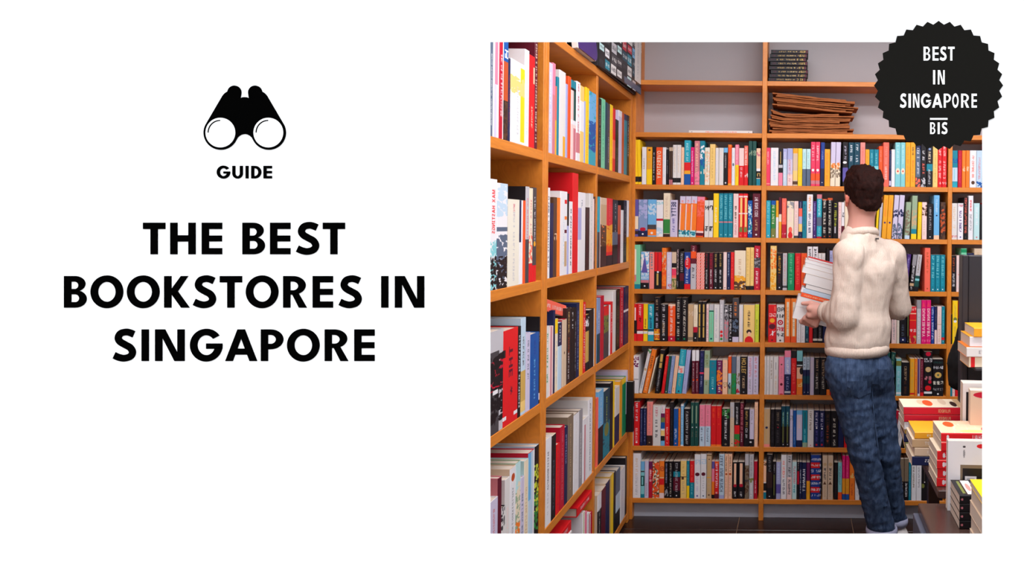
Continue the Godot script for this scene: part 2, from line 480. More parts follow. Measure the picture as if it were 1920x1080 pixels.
# ------------------------------------------------------------------ one book: its spine faces +z, its pages lie behind, it stands on y = 0
func book_cover(st: SurfaceTool, t: float, h: float, d: float, b: float, uv: Array, hard := false, art := []) -> void:
	# a folded cover: board, spine, board; uv = [spine rect, cover point] in texture units
	var c := minf(0.002, t * 0.2)
	var o := [Vector2(-t / 2, -d), Vector2(-t / 2, -c), Vector2(-t / 2 + c, 0), Vector2(t / 2 - c, 0), Vector2(t / 2, -c), Vector2(t / 2, -d)]
	var i := [Vector2(-t / 2 + b, -d), Vector2(-t / 2 + b, -c - b), Vector2(-t / 2 + b + c * 0.5, -b), Vector2(t / 2 - b - c * 0.5, -b), Vector2(t / 2 - b, -c - b), Vector2(t / 2 - b, -d)]
	var sr: Rect2 = uv[0]
	var cp: Vector2 = uv[1]
	var us := [0.0, 0.02, 0.08, 0.92, 0.98, 1.0]
	for k in 5:
		var a: Vector2 = o[k]; var e: Vector2 = o[k + 1]
		var u0: float = sr.position.x + sr.size.x * us[k]; var u1: float = sr.position.x + sr.size.x * us[k + 1]
		var q := [Vector2(u0, sr.position.y), Vector2(u1, sr.position.y), Vector2(u1, sr.end.y), Vector2(u0, sr.end.y)]
		if k == 0 or k == 4: q = [cp, cp, cp, cp]
		if k == 0 and art:
			var ar: Rect2 = art[0]
			q = [ar.position, Vector2(ar.end.x, ar.position.y), ar.end, Vector2(ar.position.x, ar.end.y)]
		quad(st, Vector3(a.x, h, a.y), Vector3(e.x, h, e.y), Vector3(e.x, 0, e.y), Vector3(a.x, 0, a.y), q)
		var f: Vector2 = i[k]; var g: Vector2 = i[k + 1]
		quad(st, Vector3(g.x, h, g.y), Vector3(f.x, h, f.y), Vector3(f.x, 0, f.y), Vector3(g.x, 0, g.y), [cp, cp, cp, cp])
		quad(st, Vector3(f.x, h, f.y), Vector3(g.x, h, g.y), Vector3(e.x, h, e.y), Vector3(a.x, h, a.y), [cp, cp, cp, cp])
		quad(st, Vector3(a.x, 0, a.y), Vector3(e.x, 0, e.y), Vector3(g.x, 0, g.y), Vector3(f.x, 0, f.y), [cp, cp, cp, cp])
	for s in [0, 5]:
		var a: Vector2 = o[s]; var f: Vector2 = i[s]
		if s == 5:
			var z := a; a = f; f = z
		quad(st, Vector3(f.x, h, -d), Vector3(a.x, h, -d), Vector3(a.x, 0, -d), Vector3(f.x, 0, -d), [cp, cp, cp, cp])

func book_pages(st: SurfaceTool, t: float, h: float, d: float, b: float, inset: float) -> void:
	add_box(st, Vector3(-t / 2 + b, inset, -d + inset), Vector3(t / 2 - b, h - inset, -b * 1.5))

func print_book(t: float, h: float, d: float, base_col: String, cover_col: String, mods: PackedStringArray, art := "") -> Array:
	# [page, spine rect, cover point, art rect] in texture units
	var w := maxi(int(t * PX), 8); var hh := maxi(int(h * PX), 16)
	var s := sheet(w + 5, hh)
	var im := pages[s[0]]
	var r: Rect2i = s[1]
	im.fill_rect(r, hue(cover_col))
	var sp := Rect2i(r.position + Vector2i(5, 0), Vector2i(w, hh))
	im.fill_rect(sp, hue(base_col))
	paint(im, sp, mods)
	var out := [s[0], Rect2(Vector2(sp.position) / PAGE, Vector2(sp.size) / PAGE), (Vector2(r.position) + Vector2(2.0, 2.0)) / PAGE, []]
	if art:
		# cover art is printed on the side that faces -x; u runs from the fore edge to the spine
		var aw := int(d * PX); var s2 := sheet(aw, hh)
		if s2[0] == s[0]:
			pages[s2[0]].fill_rect(s2[1], hue(cover_col))
			paint(pages[s2[0]], s2[1], art.split("|"))
			out[3] = [Rect2(Vector2(s2[1].position) / PAGE, Vector2(s2[1].size) / PAGE)]
	return out

func build_book(called: String, t: float, h: float, d: float, base_col: String, cover_col: String, mods: PackedStringArray, hard: bool, art := "", leaf := "paper") -> Node3D:
	var b := 0.0026 if hard else 0.0009
	var p := print_book(t, h, d, base_col, cover_col, mods, art)
	var o := base(called)
	var st := begin()
	book_cover(st, t, h, d, b, [p[1], p[2]], hard, p[3])
	part("cover", st.commit(), page_mats[p[0]], o)
	st = begin()
	book_pages(st, t, h, d, b, 0.003 if hard else 0.0008)
	part("pages", st.commit(), mat[leaf], o)
	return o

# ------------------------------------------------------------------ the shelves' contents, read from lists
const ORDINAL := ["first", "second", "third", "fourth", "fifth", "sixth", "seventh", "eighth", "ninth", "tenth", "eleventh", "twelfth", "thirteenth", "fourteenth", "fifteenth", "sixteenth", "seventeenth", "eighteenth", "nineteenth", "twentieth", "twenty-first", "twenty-second", "twenty-third", "twenty-fourth", "twenty-fifth", "twenty-sixth", "twenty-seventh", "twenty-eighth", "twenty-ninth", "thirtieth", "thirty-first", "thirty-second", "thirty-third", "thirty-fourth", "thirty-fifth", "thirty-sixth"]
var shelf_books := []

func word(c: String) -> String:
	return c.replace("_", " ")

func looks(b: Dictionary) -> String:
	# adjectives that are true of this spine
	var h: float = b.h; var t: float = b.t
	var size := ""
	if b.side:
		if h > 0.315: size = "very tall "
		elif h < 0.225: size = "short "
		elif t > 0.05: size = "thick "
		elif t < 0.018: size = "slim "
	else:
		if h > 0.232: size = "tall "
		elif t > 0.042: size = "thick "
		elif t < 0.017: size = "slim "
	var s: String = size + word(b.base) + (" hardback" if b.hard else " paperback")
	var band := ""; var ink := ""
	for m in b.mods:
		var a: PackedStringArray = (m as String).strip_edges().split(" ", false)
		if a.is_empty(): continue
		if a[0] in ["b"] and band == "" and a[3] != b.base: band = word(a[3])
		if a[0] in ["t", "T", "u"] and ink == "": ink = word(a[3])
	if band: s += ", " + band + " band,"
	elif ink: s += ", " + ink + " lettering,"
	else: s += ","
	return s

func read_row(text: String, side: bool, shelf: float, row: int, bay: String, place: String, group: String) -> void:
	var n := 0
	var last := -1e9
	for line in text.split("\n", false):
		var l := line.strip_edges()
		if l.is_empty(): continue
		var mods := l.split("|")
		var a := mods[0].strip_edges().split(" ", false)
		mods.remove_at(0)
		var x0 := float(a[0]); var x1 := float(a[1]); var yt := float(a[2])
		var b := {"base": a[3], "cover": a[3], "mods": mods, "lean": 0.0, "hid": false, "side": side, "hard": side, "x": 0.0, "fill": false}
		for m in mods:
			var q := m.strip_edges().split(" ", false)
			if q.is_empty(): continue
			if q[0] == "l": b.lean = float(q[1])
			elif q[0] == "c": b.cover = q[1]
			elif q[0] == "w": b.hid = true
			elif q[0] == "p": b.hard = false
			elif q[0] == "h": b.hard = true
		if side:
			var ym := (yt + 422 + (EYE - shelf) * 500) / 2.0
			var k := (SIDE_X - 0.004) * F * -1.0
			var d0 := k / (CX - (x0 + (ym - CY) * ROLL)); var d1 := k / (CX - (x1 + (ym - CY) * ROLL))
			var far_end: float = {"near": 2.409, "middle": 3.049, "far": 3.654}[bay]
			var near_end: float = {"near": 1.857, "middle": 2.4635, "far": 3.0775}[bay]
			d0 = maxf(maxf(d0, last), near_end); d1 = clampf(d1, d0 + 0.008, far_end); last = d1
			if d0 > far_end - 0.006: continue
			b.t = d1 - d0 - 0.0006
			b.at = Vector3(SIDE_X - 0.004, shelf, -(d0 + d1) / 2.0)
			var dm := (d0 + d1) / 2.0
			b.h = EYE - ((yt - CY) - ((x0 + x1) / 2 - CX) * ROLL) * dm / F - shelf
			b.d = clampf(b.h * 0.78, 0.15, 0.25)
			b.area = (x1 - x0) * b.h * F / dm
		else:
			var q := P(x0, CY + (EYE - shelf) * F / BACK_D, BACK_D); var e := P(x1, CY + (EYE - shelf) * F / BACK_D, BACK_D)
			b.t = e.x - q.x - 0.0006
			b.at = Vector3((e.x + q.x) / 2, shelf, -BACK_D - 0.003 - rng.randf() * 0.004)
			b.h = P((x0 + x1) / 2, yt, BACK_D).y - shelf
			if absf(b.lean) > 0.1:
				b.h = b.h / cos(deg_to_rad(b.lean)); b.t = b.t * cos(deg_to_rad(b.lean))
			b.d = rng.randf_range(0.128, 0.15)
			b.area = (x1 - x0) * b.h * 370
		if b.hid: b.area *= 0.1
		n += 1
		b.label = "%s %s from left, %s row, %s" % [looks(b), ORDINAL[n - 1], ORDINAL[row], place]
		b.group = group
		shelf_books.append(b)

func place_books(most: int) -> void:
	# the ones that show largest are things of their own; the rest are one object
	var order := range(shelf_books.size())
	order.sort_custom(func(i, j): return shelf_books[i].area > shelf_books[j].area)
	var single := {}
	for k in mini(most, order.size()):
		if not shelf_books[order[k]].hid: single[order[k]] = true
	var rest := {}
	var paper := begin()
	for i in shelf_books.size():
		var b: Dictionary = shelf_books[i]
		var lean: float = deg_to_rad(b.lean)
		var turn := Basis(Vector3.UP, PI / 2) if b.side else Basis.IDENTITY
		turn = turn * Basis(Vector3(0, 0, 1), -lean)
		var at: Vector3 = b.at + Vector3(0, absf(sin(lean)) * b.t / 2 + 0.0004, 0)
		if single.has(i):
			var o := build_book("book", b.t, b.h, b.d, b.base, b.cover, b.mods, b.hard)
			o.transform = Transform3D(turn, at)
			tag(o, b.label, "book", b.group)
		else:
			var bb := 0.0026 if b.hard else 0.0009
			var p := print_book(b.t, b.h, b.d, b.base, b.cover, b.mods)
			if not rest.has(p[0]): rest[p[0]] = begin()
			var st := begin()
			book_cover(st, b.t, b.h, b.d, bb, [p[1], p[2]])
			(rest[p[0]] as SurfaceTool).append_from(st.commit(), 0, Transform3D(turn, at))
			st = begin()
			book_pages(st, b.t, b.h, b.d, bb, 0.003 if b.hard else 0.0008)
			paper.append_from(st.commit(), 0, Transform3D(turn, at))
	var mesh := ArrayMesh.new()
	var m: ArrayMesh = paper.commit()
	mesh.add_surface_from_arrays(Mesh.PRIMITIVE_TRIANGLES, m.surface_get_arrays(0))
	mesh.surface_set_material(0, mat.paper)
	for k in rest:
		m = (rest[k] as SurfaceTool).commit()
		mesh.add_surface_from_arrays(Mesh.PRIMITIVE_TRIANGLES, m.surface_get_arrays(0))
		mesh.surface_set_material(mesh.get_surface_count() - 1, page_mats[k])
	var o := MeshInstance3D.new()
	o.mesh = mesh; o.name = "shelved_books"
	add_child(o)
	tag(o, "remaining slimmer books standing between the others on the shelves", "books", "", "stuff")

func finish_prints() -> void:
	for k in pages.size():
		pages[k].generate_mipmaps()
		page_mats[k].albedo_texture = ImageTexture.create_from_image(pages[k])

func colours() -> void:
	var c := {
		"white": Color8(232, 228, 230),
		"off_white": Color8(222, 216, 212),
		"cream": Color8(236, 218, 190),
		"ivory": Color8(230, 222, 205),
		"grey": Color8(150, 146, 150),
		"light_grey": Color8(190, 186, 190),
		"dark_grey": Color8(70, 66, 70),
		"black": Color8(28, 24, 28),
		"yellow": Color8(250, 205, 30),
		"golden": Color8(240, 165, 40),
		"gold": Color8(205, 165, 85),
		"pale_gold": Color8(240, 200, 120),
		"orange": Color8(245, 125, 40),
		"hot_orange": Color8(240, 85, 35),
		"rust": Color8(190, 80, 40),
		"tan": Color8(200, 165, 125),
		"taupe": Color8(130, 112, 92),
		"beige": Color8(215, 188, 160),
		"brown": Color8(90, 58, 40),
		"dark_brown": Color8(56, 36, 34),
		"red": Color8(222, 30, 36),
		"crimson": Color8(190, 24, 50),
		"maroon": Color8(95, 24, 42),
		"coral": Color8(245, 105, 85),
		"salmon": Color8(245, 140, 130),
		"peach": Color8(248, 195, 160),
		"blush": Color8(238, 205, 200),
		"pink": Color8(240, 130, 155),
		"rose": Color8(205, 120, 130),
		"hot_pink": Color8(232, 60, 95),
		"magenta": Color8(222, 20, 110),
		"plum": Color8(110, 30, 80),
		"purple": Color8(70, 40, 110),
		"violet": Color8(95, 85, 160),
		"lilac": Color8(205, 195, 218),
		"lavender": Color8(170, 172, 214),
		"navy": Color8(30, 36, 76),
		"blue": Color8(24, 84, 160),
		"royal_blue": Color8(30, 60, 140),
		"sky": Color8(110, 175, 220),
		"pale_blue": Color8(190, 210, 226),
		"grey_blue": Color8(130, 150, 190),
		"slate": Color8(88, 102, 124),
		"teal": Color8(24, 128, 148),
		"turquoise": Color8(40, 160, 180),
		"aqua": Color8(130, 200, 205),
		"pale_aqua": Color8(190, 222, 222),
		"mint": Color8(120, 200, 160),
		"green": Color8(24, 140, 90),
		"dark_green": Color8(30, 76, 70),
		"leaf": Color8(50, 130, 60),
		"olive": Color8(120, 125, 60),
		"sage": Color8(150, 170, 140),
		"lime": Color8(205, 215, 60),
		"dark_teal": Color8(20, 66, 84),
	}
	for k in c: col[k] = c[k]

# ------------------------------------------------------------------ what stands on the shelves (left edge, right edge, top in pixels; colour; printing)
const BACK_ROWS := [
["left", """
1189.5 1196 262 yellow | b .83 .95 black | l -2.5
1196 1202.5 262 yellow | b .83 .95 black | l -2.5
1202.7 1211 275.5 white | t .3 .6 grey *
1211.3 1222 275.5 golden | o .08 brown .6 | t .2 .6 gold * | b .6 1 yellow
1222.3 1229 275.5 black | t .15 .9 white *
1229.3 1241 276 hot_orange | T .1 .86 cream OVERSTORY
1241.3 1248 276 white | t .2 .8 pale_blue *
1248.3 1253.5 280 black | t .3 .7 grey *
1253.6 1257 276 dark_brown | b 0 .1 beige | v .4 .6 .1 .8 tan | b .87 1 rose
1257.1 1260.5 276 dark_brown | b 0 .1 beige | v .4 .6 .1 .8 tan | b .87 1 rose
1260.7 1268.2 271.5 off_white | t .05 .7 beige * | b .83 .95 black
1268.3 1276 271.5 off_white | t .05 .7 beige * | b .83 .95 black
1276.2 1282 276 peach | t .1 .8 beige *
1282.2 1294 263 turquoise | T .06 .48 pale_aqua * | b .5 .68 red | b .68 .76 golden | b .76 1 blue
1294.2 1301 276 magenta | t .1 .8 white * | o .95 white .5
1301.2 1311.2 264 rose | T .05 .75 peach * | m .7 1 pink
1311.4 1320.5 264 teal | m .1 .4 white | m .4 .6 blue | u .62 .78 cream *
1320.7 1330 276.5 ivory | m .1 .9 peach | t .1 .8 sage *
1330.2 1340.3 270 pale_gold | t .1 .85 gold *
1340.5 1347 277 off_white | t .1 .9 lilac *
1347.2 1356 277 off_white | t .1 .9 blush *
1356.2 1364 277 black | b 0 .13 sky | t .17 .55 light_grey * | o .94 white .6
1364.2 1371 271 hot_orange | t .35 .6 red * | b .96 1 golden | b 0 .07 orange
1371.2 1377.5 277 white | t .1 .9 pale_blue * | e .5 .45 .3 .04 slate
1377.7 1384.5 271 pink | t .05 .45 blush * | b .5 1 yellow | t .55 .8 orange *
1384.7 1394.4 277.5 red | b 0 .48 blush | t .52 .8 white *
1394.6 1402 273 coral | T .04 .5 blush * | b .5 1 red | u .55 .95 blush *
1403 1410 264.5 dark_green | u .04 .5 sage *
1410.3 1417.4 264.5 dark_green | u .04 .5 sage *
1417.6 1425.4 278 peach | m .1 .2 rose | b .55 .64 white | b .62 .8 black | u .66 .78 gold * | b .82 1 teal
""", """
1189.5 1196 374 violet | b .45 .8 cream | b .85 .94 dark_brown
1196.2 1213 374 grey_blue | m 0 .5 lavender | b .84 1 navy | e .5 .8 .3 .05 crimson | o .93 white .3
1213.4 1229.5 374 sky | m .1 .4 pale_blue | b .68 .8 dark_grey | b .8 .97 orange | o .9 white .4
1229.7 1242.5 375 white | u .05 .14 aqua * | b .51 .57 crimson | m .75 .95 pale_blue
1243 1255.5 362 cream | t .07 .55 beige * | b .6 .92 leaf | b .93 1 dark_brown
1255.7 1269.5 375 lilac | v .62 .9 .04 .06 lilac | T .06 .47 navy BETTY | t .5 .88 violet *
1271.5 1282 368 orange | b 0 .18 lilac | t .1 .4 coral * | v 0 .3 .2 .84 blush | b .84 1 pale_aqua | m .84 .95 teal | l 2
1282.2 1292.6 368 orange | b 0 .18 lilac | t .1 .4 coral * | v 0 .3 .2 .84 blush | b .84 1 pale_aqua | m .84 .95 teal | l 2
1292.8 1303.8 368 orange | b 0 .18 lilac | t .1 .4 coral * | v 0 .3 .2 .84 blush | b .84 1 pale_aqua | m .84 .95 teal | l 2
1304 1318 369 hot_orange | b 0 .12 pink | m .1 .5 coral | b .85 .95 blush | b .9 .97 maroon | l 2
1320 1328 375.5 off_white | u .04 .38 black * | u .65 .9 black *
1328.2 1336 375.5 off_white | u .04 .38 black * | u .65 .9 black *
1336.7 1347 362.5 yellow | t .15 .85 white VOYEUR
1347.3 1355.8 362.5 teal | T .05 .6 aqua * | b .64 .67 rose | o .94 aqua .5
1356 1364.3 362.5 teal | T .05 .6 aqua * | b .64 .67 rose | o .94 aqua .5
1364.5 1373.2 362.5 teal | T .05 .6 aqua * | b .64 .67 rose | o .94 aqua .5
1374 1384 363 blush | t .28 .6 brown * | t .6 .95 rose *
1384.2 1392.6 363 red | v .4 .85 .1 .76 pale_gold | b .44 .47 blush | b .05 .09 blush | v .2 .9 .77 .88 olive | o .95 coral .6
1392.8 1401.2 363 red | v .4 .85 .1 .76 pale_gold | b .44 .47 blush | b .05 .09 blush | v .2 .9 .77 .88 olive | o .95 coral .6
1401.6 1410 376 blue | m .1 .9 pale_aqua | m .5 .8 teal
1410.4 1425 363 maroon | T .08 .54 white THE_BONE_CODE | t .6 .85 tan * | o .93 white .35
""", """
1188.5 1200 459 mint | v 0 .4 .1 .68 ivory | v 0 .35 .69 .84 rose | b .9 1 teal | l -.5
1200.4 1216 472 sky | m 0 .55 white | n .1 .57 violet | u .57 .66 white NEW | u .66 .75 white YORK | b .76 .84 rose | b .84 1 black | o .92 white .3
1216.4 1225.5 473 salmon | T .05 .48 teal *
1225.8 1239.6 473 red | v .48 .54 0 .52 maroon | b .52 1 black | o .54 white .4 | v .35 .6 .58 .9 gold
1240 1248.5 465 orange | m .1 .5 beige | m .3 .9 hot_orange | b .93 1 rust
1248.7 1258.4 473 lilac | t .1 .85 white * | m .88 .96 rose
1258.6 1267.3 473 beige | b .3 .42 black | b .45 .7 hot_pink | b .63 .7 coral | b .72 1 olive | m .75 1 tan
1267.5 1273 468 black | T 0 .65 blush * | t .8 .95 white *
1273.2 1281.8 473 black | T .03 .54 light_grey * | b .57 .78 maroon
1282 1293.6 473 royal_blue | e .6 .3 .5 .16 red | b .86 1 red | T .42 .85 white * | t .1 .35 white *
1294 1304.6 460 maroon | t .03 .15 blush * | b .14 .3 hot_orange | b .42 1 light_grey | T .5 .75 dark_grey *
1305 1312.6 474 coral | k blush
1312.8 1320.4 474 coral | k blush
1320.8 1328.6 474 black | t .03 .42 crimson * | t .46 .86 white * | o .95 white .4
1328.8 1336.8 474 maroon | t .03 .42 crimson * | t .46 .86 white * | o .95 white .4
1337 1345.8 474 black | t .03 .4 gold * | t .46 .82 white * | o .95 white .4
1346 1354.8 474 black | t .03 .4 gold * | t .46 .82 white * | o .95 white .4
1355.2 1362.2 473 blush | t .05 .9 off_white * | o .95 dark_grey .4
1362.6 1369 473 navy | t .05 .65 pale_blue * | o .95 white .4
1369.2 1375.8 473 red | t .03 .7 coral *
1376.2 1397.5 470 cream | t .22 .65 tan * | m .65 1 golden | m .8 1 brown
1398 1405.8 464 pale_gold | t .1 .8 gold * | b .91 1 black
1406 1413 464 pale_gold | t .1 .8 gold * | b .91 1 black
1413.4 1425 461 crimson | T .06 .26 white * | b .28 .5 grey | m .28 .5 dark_grey | T .57 .88 white * | o .94 coral .4
""", """
1187.6 1193 570 red | v .2 .7 .1 .7 white | b .45 .8 black
1193.2 1205 570 red | T .04 .34 white * | t .36 .5 black * | b .73 .81 white | b .7 .72 black
1205.3 1213.5 570 yellow | t .4 .66 brown * | b .68 .72 dark_brown | b .74 .8 off_white
1213.8 1225 571 turquoise | T .05 .33 white * | t .36 .65 navy * | b .68 .72 navy | b .74 .83 white
1225.5 1236.4 558 black | t .05 .3 tan * | t .35 .7 lilac * | b .72 .97 golden | m .74 .95 rust | b .83 .85 cream
1237 1251 571 black | T .02 .86 white * | t .5 .8 tan * | o .94 white .3
1251.6 1265.4 571 hot_orange | b 0 .05 peach | T .02 .85 white * | b .86 1 crimson | o .93 white .3
1266 1276.4 558.5 black | T .06 .88 ivory * | o .94 green .4
1276.6 1288.6 558.5 black | T .06 .88 ivory * | o .94 green .4
1289 1299 571 tan | u .1 .4 beige * | b .88 .96 taupe
1299.4 1307.4 572 cream | t .1 .5 beige * | b .6 .75 crimson | b .75 1 black | o .9 white .5
1308 1315.4 566 black | v .2 .6 .07 .9 gold | b .28 .3 black | b .62 .64 black
1315.6 1323.2 566 black | v .2 .6 .07 .9 gold | b .28 .3 black | b .62 .64 black
1323.4 1328.4 571 blush | T .1 .9 rose *
1328.6 1337.4 571 mint | b 0 .16 light_grey | b .17 .2 dark_green | t .25 .8 sage * | o .92 dark_teal .6
1337.8 1348 571 off_white | t .1 .9 light_grey * | t .15 .4 lilac *
1348.3 1356.3 563 light_grey | t .1 .7 white * | o .76 red 1 | o .85 red 1 | o .93 leaf .9
1356.6 1365.4 572 grey | m 0 .4 dark_grey | o .16 white .7 | m .4 .9 rose
1365.7 1372.3 572 black | T .03 .96 white *
1372.6 1384.6 559.5 dark_grey | T .08 .42 orange * | b .45 .88 black | m .5 .75 slate | b .88 1 lilac
1384.9 1392.6 572 off_white | t .1 .9 blush *
1393.4 1414.6 572 pale_gold | T .16 .6 dark_brown * | e .5 .72 .2 .06 dark_brown | e .52 .78 .14 .06 peach | e .5 .97 .34 .13 red
1415 1422.6 571 lime | t .4 .8 olive * | t .05 .2 gold *
""", """
1186.6 1196.5 667 white | m .05 .3 plum | b .62 .64 grey
1196.6 1203 656 off_white | m 0 .08 leaf | t .1 .4 lilac * | e .5 .46 .4 .03 tan | t .6 .9 grey_blue * | l 12
1204.6 1213.4 656 orange | T .15 .45 brown * | t .5 .95 peach * | l 11.5
1214 1217 672 cream | l 12.5
1227 1235.6 657 black | v .2 .8 .1 .28 gold | v .2 .8 .3 .42 gold | t .45 .95 light_grey * | l 7
1239 1245 668 red | t .05 .5 coral * | l 7
1245.6 1251 668 dark_green | t .08 .4 teal * | o .95 cream .6 | l 6
1251.2 1258 668 grey_blue | t .1 .7 lavender * | o .95 violet .7 | l 6
1258.3 1265.2 668 peach | t .1 .8 beige * | t .85 .95 rust * | l 6
1265.8 1277.4 656 turquoise | T .04 .36 aqua * | b .38 .54 off_white | m .4 .52 salmon | t .58 .85 sage * | o .95 navy .4 | l 6
1278 1286 657 lavender | t .1 .9 grey_blue * | l 6
1296.4 1303 657 maroon | b 0 .25 white | t .3 .65 off_white * | o .68 hot_orange .8 | t .7 .95 light_grey *
1303.2 1309.8 657 maroon | b 0 .25 white | t .3 .65 off_white * | o .68 hot_orange .8 | t .7 .95 light_grey *
1310.2 1318.4 658 navy | t .06 .48 violet * | b .5 .54 hot_pink | t .58 .85 lavender * | l .8
1318.8 1328.8 658 sage | T .1 .36 olive * | b .4 .68 beige | t .7 .8 olive * | l .8
1329.2 1342.4 676 teal | T .06 .4 slate * | T .5 .8 aqua * | o .84 white .3
1343 1353.6 676 plum | T .04 .7 off_white * | m .3 .9 orange | t .72 .95 white *
1354 1363.6 675 peach | t .1 .6 beige * | u .64 .8 tan * | o .8 rust .4
1364.4 1370.6 669 hot_orange | b .45 .75 pale_blue | b .75 1 sage | m .7 .9 navy
1371 1379.6 669 slate | b .45 1 leaf | m .5 1 green
1380 1387 669 light_grey | t .1 .4 grey * | m .45 .8 taupe | m .85 .95 crimson
1387.4 1400.6 669 black | v .55 .92 .05 .5 black | T .05 .48 gold HOTEL | t .52 .85 tan * | o .94 grey .3
1401 1411.2 669 lilac | T .03 .55 rose * | t .6 .95 grey *
1411.4 1421.6 669 lilac | T .03 .55 rose * | t .6 .95 grey *
""", """
1185 1187.4 768 off_white
1187.6 1198.6 754 red | t .02 .45 white * | t .6 .9 blush * | o .92 white .5
1199.4 1204.9 766 navy | t .05 .9 lavender *
1205.1 1211 766 navy | t .05 .9 lavender *
1211.6 1222.4 754 salmon | t .05 .75 rose * | b .77 1 dark_brown | o .93 tan .3
1223 1237.8 761 off_white | t .36 .8 dark_grey * | t .05 .3 rose *
1238 1245.6 761 white | t .02 .18 rose * | b .2 .3 plum | b .3 .42 olive | b .42 .58 blue | b .62 .75 pale_gold | b .76 .88 black | b .88 1 sky
1246 1254.6 767 red | t .05 .4 coral * | t .5 .95 blush *
1255 1261.8 755 black | t .05 .9 dark_grey *
1262.2 1270.6 767 blue | t .02 .5 royal_blue * | T .54 .84 white * | o .93 salmon .5
1270.8 1275 767 orange | t .05 .9 taupe *
1275.4 1281 759 sky | t .05 .9 white * | b .97 1 white | b 0 .04 white
1281.5 1293.4 767 black | T .08 .96 off_white *
1294 1301.2 755 dark_green | v .35 .6 .08 .48 sage | o .57 white .5 | t .65 .8 taupe *
1301.4 1309 755 dark_green | v .35 .6 .08 .48 sage | o .57 white .5 | t .65 .8 taupe *
1310.6 1321 760 pink | b .52 1 pale_blue | t .55 .9 slate * | t .1 .5 rose *
1321.4 1331.8 760 pink | b .52 1 pale_blue | t .55 .9 slate * | t .1 .5 rose *
1332.4 1342 762 red | t .05 .3 hot_orange * | b .96 1 orange | o .45 hot_orange .3
1342.1 1352 762 red | t .05 .3 hot_orange * | b .96 1 orange | o .45 hot_orange .3
1353 1367.6 767 black | m .02 .25 leaf | T .05 .4 white * | t .38 .84 white * | o .94 taupe .4
1368 1376 755 beige | b 0 .35 light_grey | t .1 .9 tan * | o .93 brown .4
1376.4 1386.4 755 black | t .1 .5 white * | b .52 .72 red | b .72 1 leaf | m .85 1 red
1386.8 1393.8 756 maroon | T .03 .7 rose * | t .7 .9 white *
1394.2 1404.4 768 black | T .05 .5 gold * | T .52 .78 white *
1404.8 1413.4 768 lilac | t .05 .4 grey * | b .8 1 black | v 0 .5 .86 .9 white
1414 1420.6 755 peach | t .08 .9 tan *
""", """
1185.6 1200 851 white | t .1 .5 beige * | t .5 .95 light_grey *
1200.3 1207.4 866 aqua | b 0 .24 sky | b .26 .3 dark_grey | b .4 .68 dark_green | v .3 .7 .43 .65 aqua | b .9 1 teal
1207.7 1215.2 865 lilac | t .6 .95 grey *
1215.5 1222.2 866 crimson | t .22 .56 blush * | b 0 .2 plum | T .24 .56 blush *
1222.5 1235 866 rust | m 0 1 dark_green | m 0 1 cream | m 0 1 hot_orange
1235.3 1244.6 865 orange | u .04 .38 rust * | b .44 .46 cream | b .48 .64 red | b .86 1 blush
1245 1252.4 866 black | t .05 .6 lavender * | m .7 .95 grey
1252.6 1260.8 866 black | t .05 .9 ivory * | o .94 white .4
1261.2 1274.6 866 black | b .28 .42 teal | b .44 .8 maroon | t .05 .85 light_grey * | o .93 white .3
1275 1286.2 865 pale_gold | t .1 .4 gold * | b .42 .44 dark_brown | v .2 .6 .44 .5 brown | t .55 .9 tan *
1286.5 1292 865 teal | t .1 .6 aqua * | b .67 1 yellow
1292.4 1300.8 865 red | t .1 .55 coral * | b .58 1 teal | t .62 .9 aqua *
1301.2 1312.6 853 white | u .04 .3 pale_blue * | e .5 .45 .36 .04 maroon | t .5 .85 lilac * | o .94 violet .4
1313 1323.6 852 white | u .04 .3 pale_blue * | e .5 .45 .36 .04 maroon | t .5 .85 light_grey * | o .94 slate .4
1324.2 1333.4 852 tan | b .02 .04 brown | o .12 brown .4 | t .2 .85 gold * | b .52 .54 golden | o .92 brown .5
1333.7 1339 866 pink | b 0 .2 violet | b .55 .9 orange | b .9 1 black
1339.2 1347.2 866 red | b 0 .08 hot_orange | T .06 .88 white * | b .88 1 maroon
1347.5 1357.4 852 pale_blue | T .03 .86 slate TARA_JUNE_WINCH | b .92 1 lavender
1358 1364.5 852 peach | t .05 .4 brown * | o .45 rust 1 | t .5 .95 rose *
1364.7 1372 852 peach | t .05 .4 brown * | o .45 rust 1 | t .5 .95 rose *
1373 1382.6 867 black | v .3 .75 .04 .62 peach | o .64 crimson .9 | t .8 .95 white *
1383 1395.4 867 black | v .3 .7 .04 .62 peach | o .64 crimson .8 | t .8 .95 white *
1396 1403.5 852 taupe | b 0 .25 light_grey | b .57 .62 dark_grey | m .3 .9 brown
1404 1412.6 853 light_grey | t .05 .5 grey * | m .55 .62 olive | t .65 .95 white *
1413 1419.6 866 crimson | t .5 .85 white *
"""],
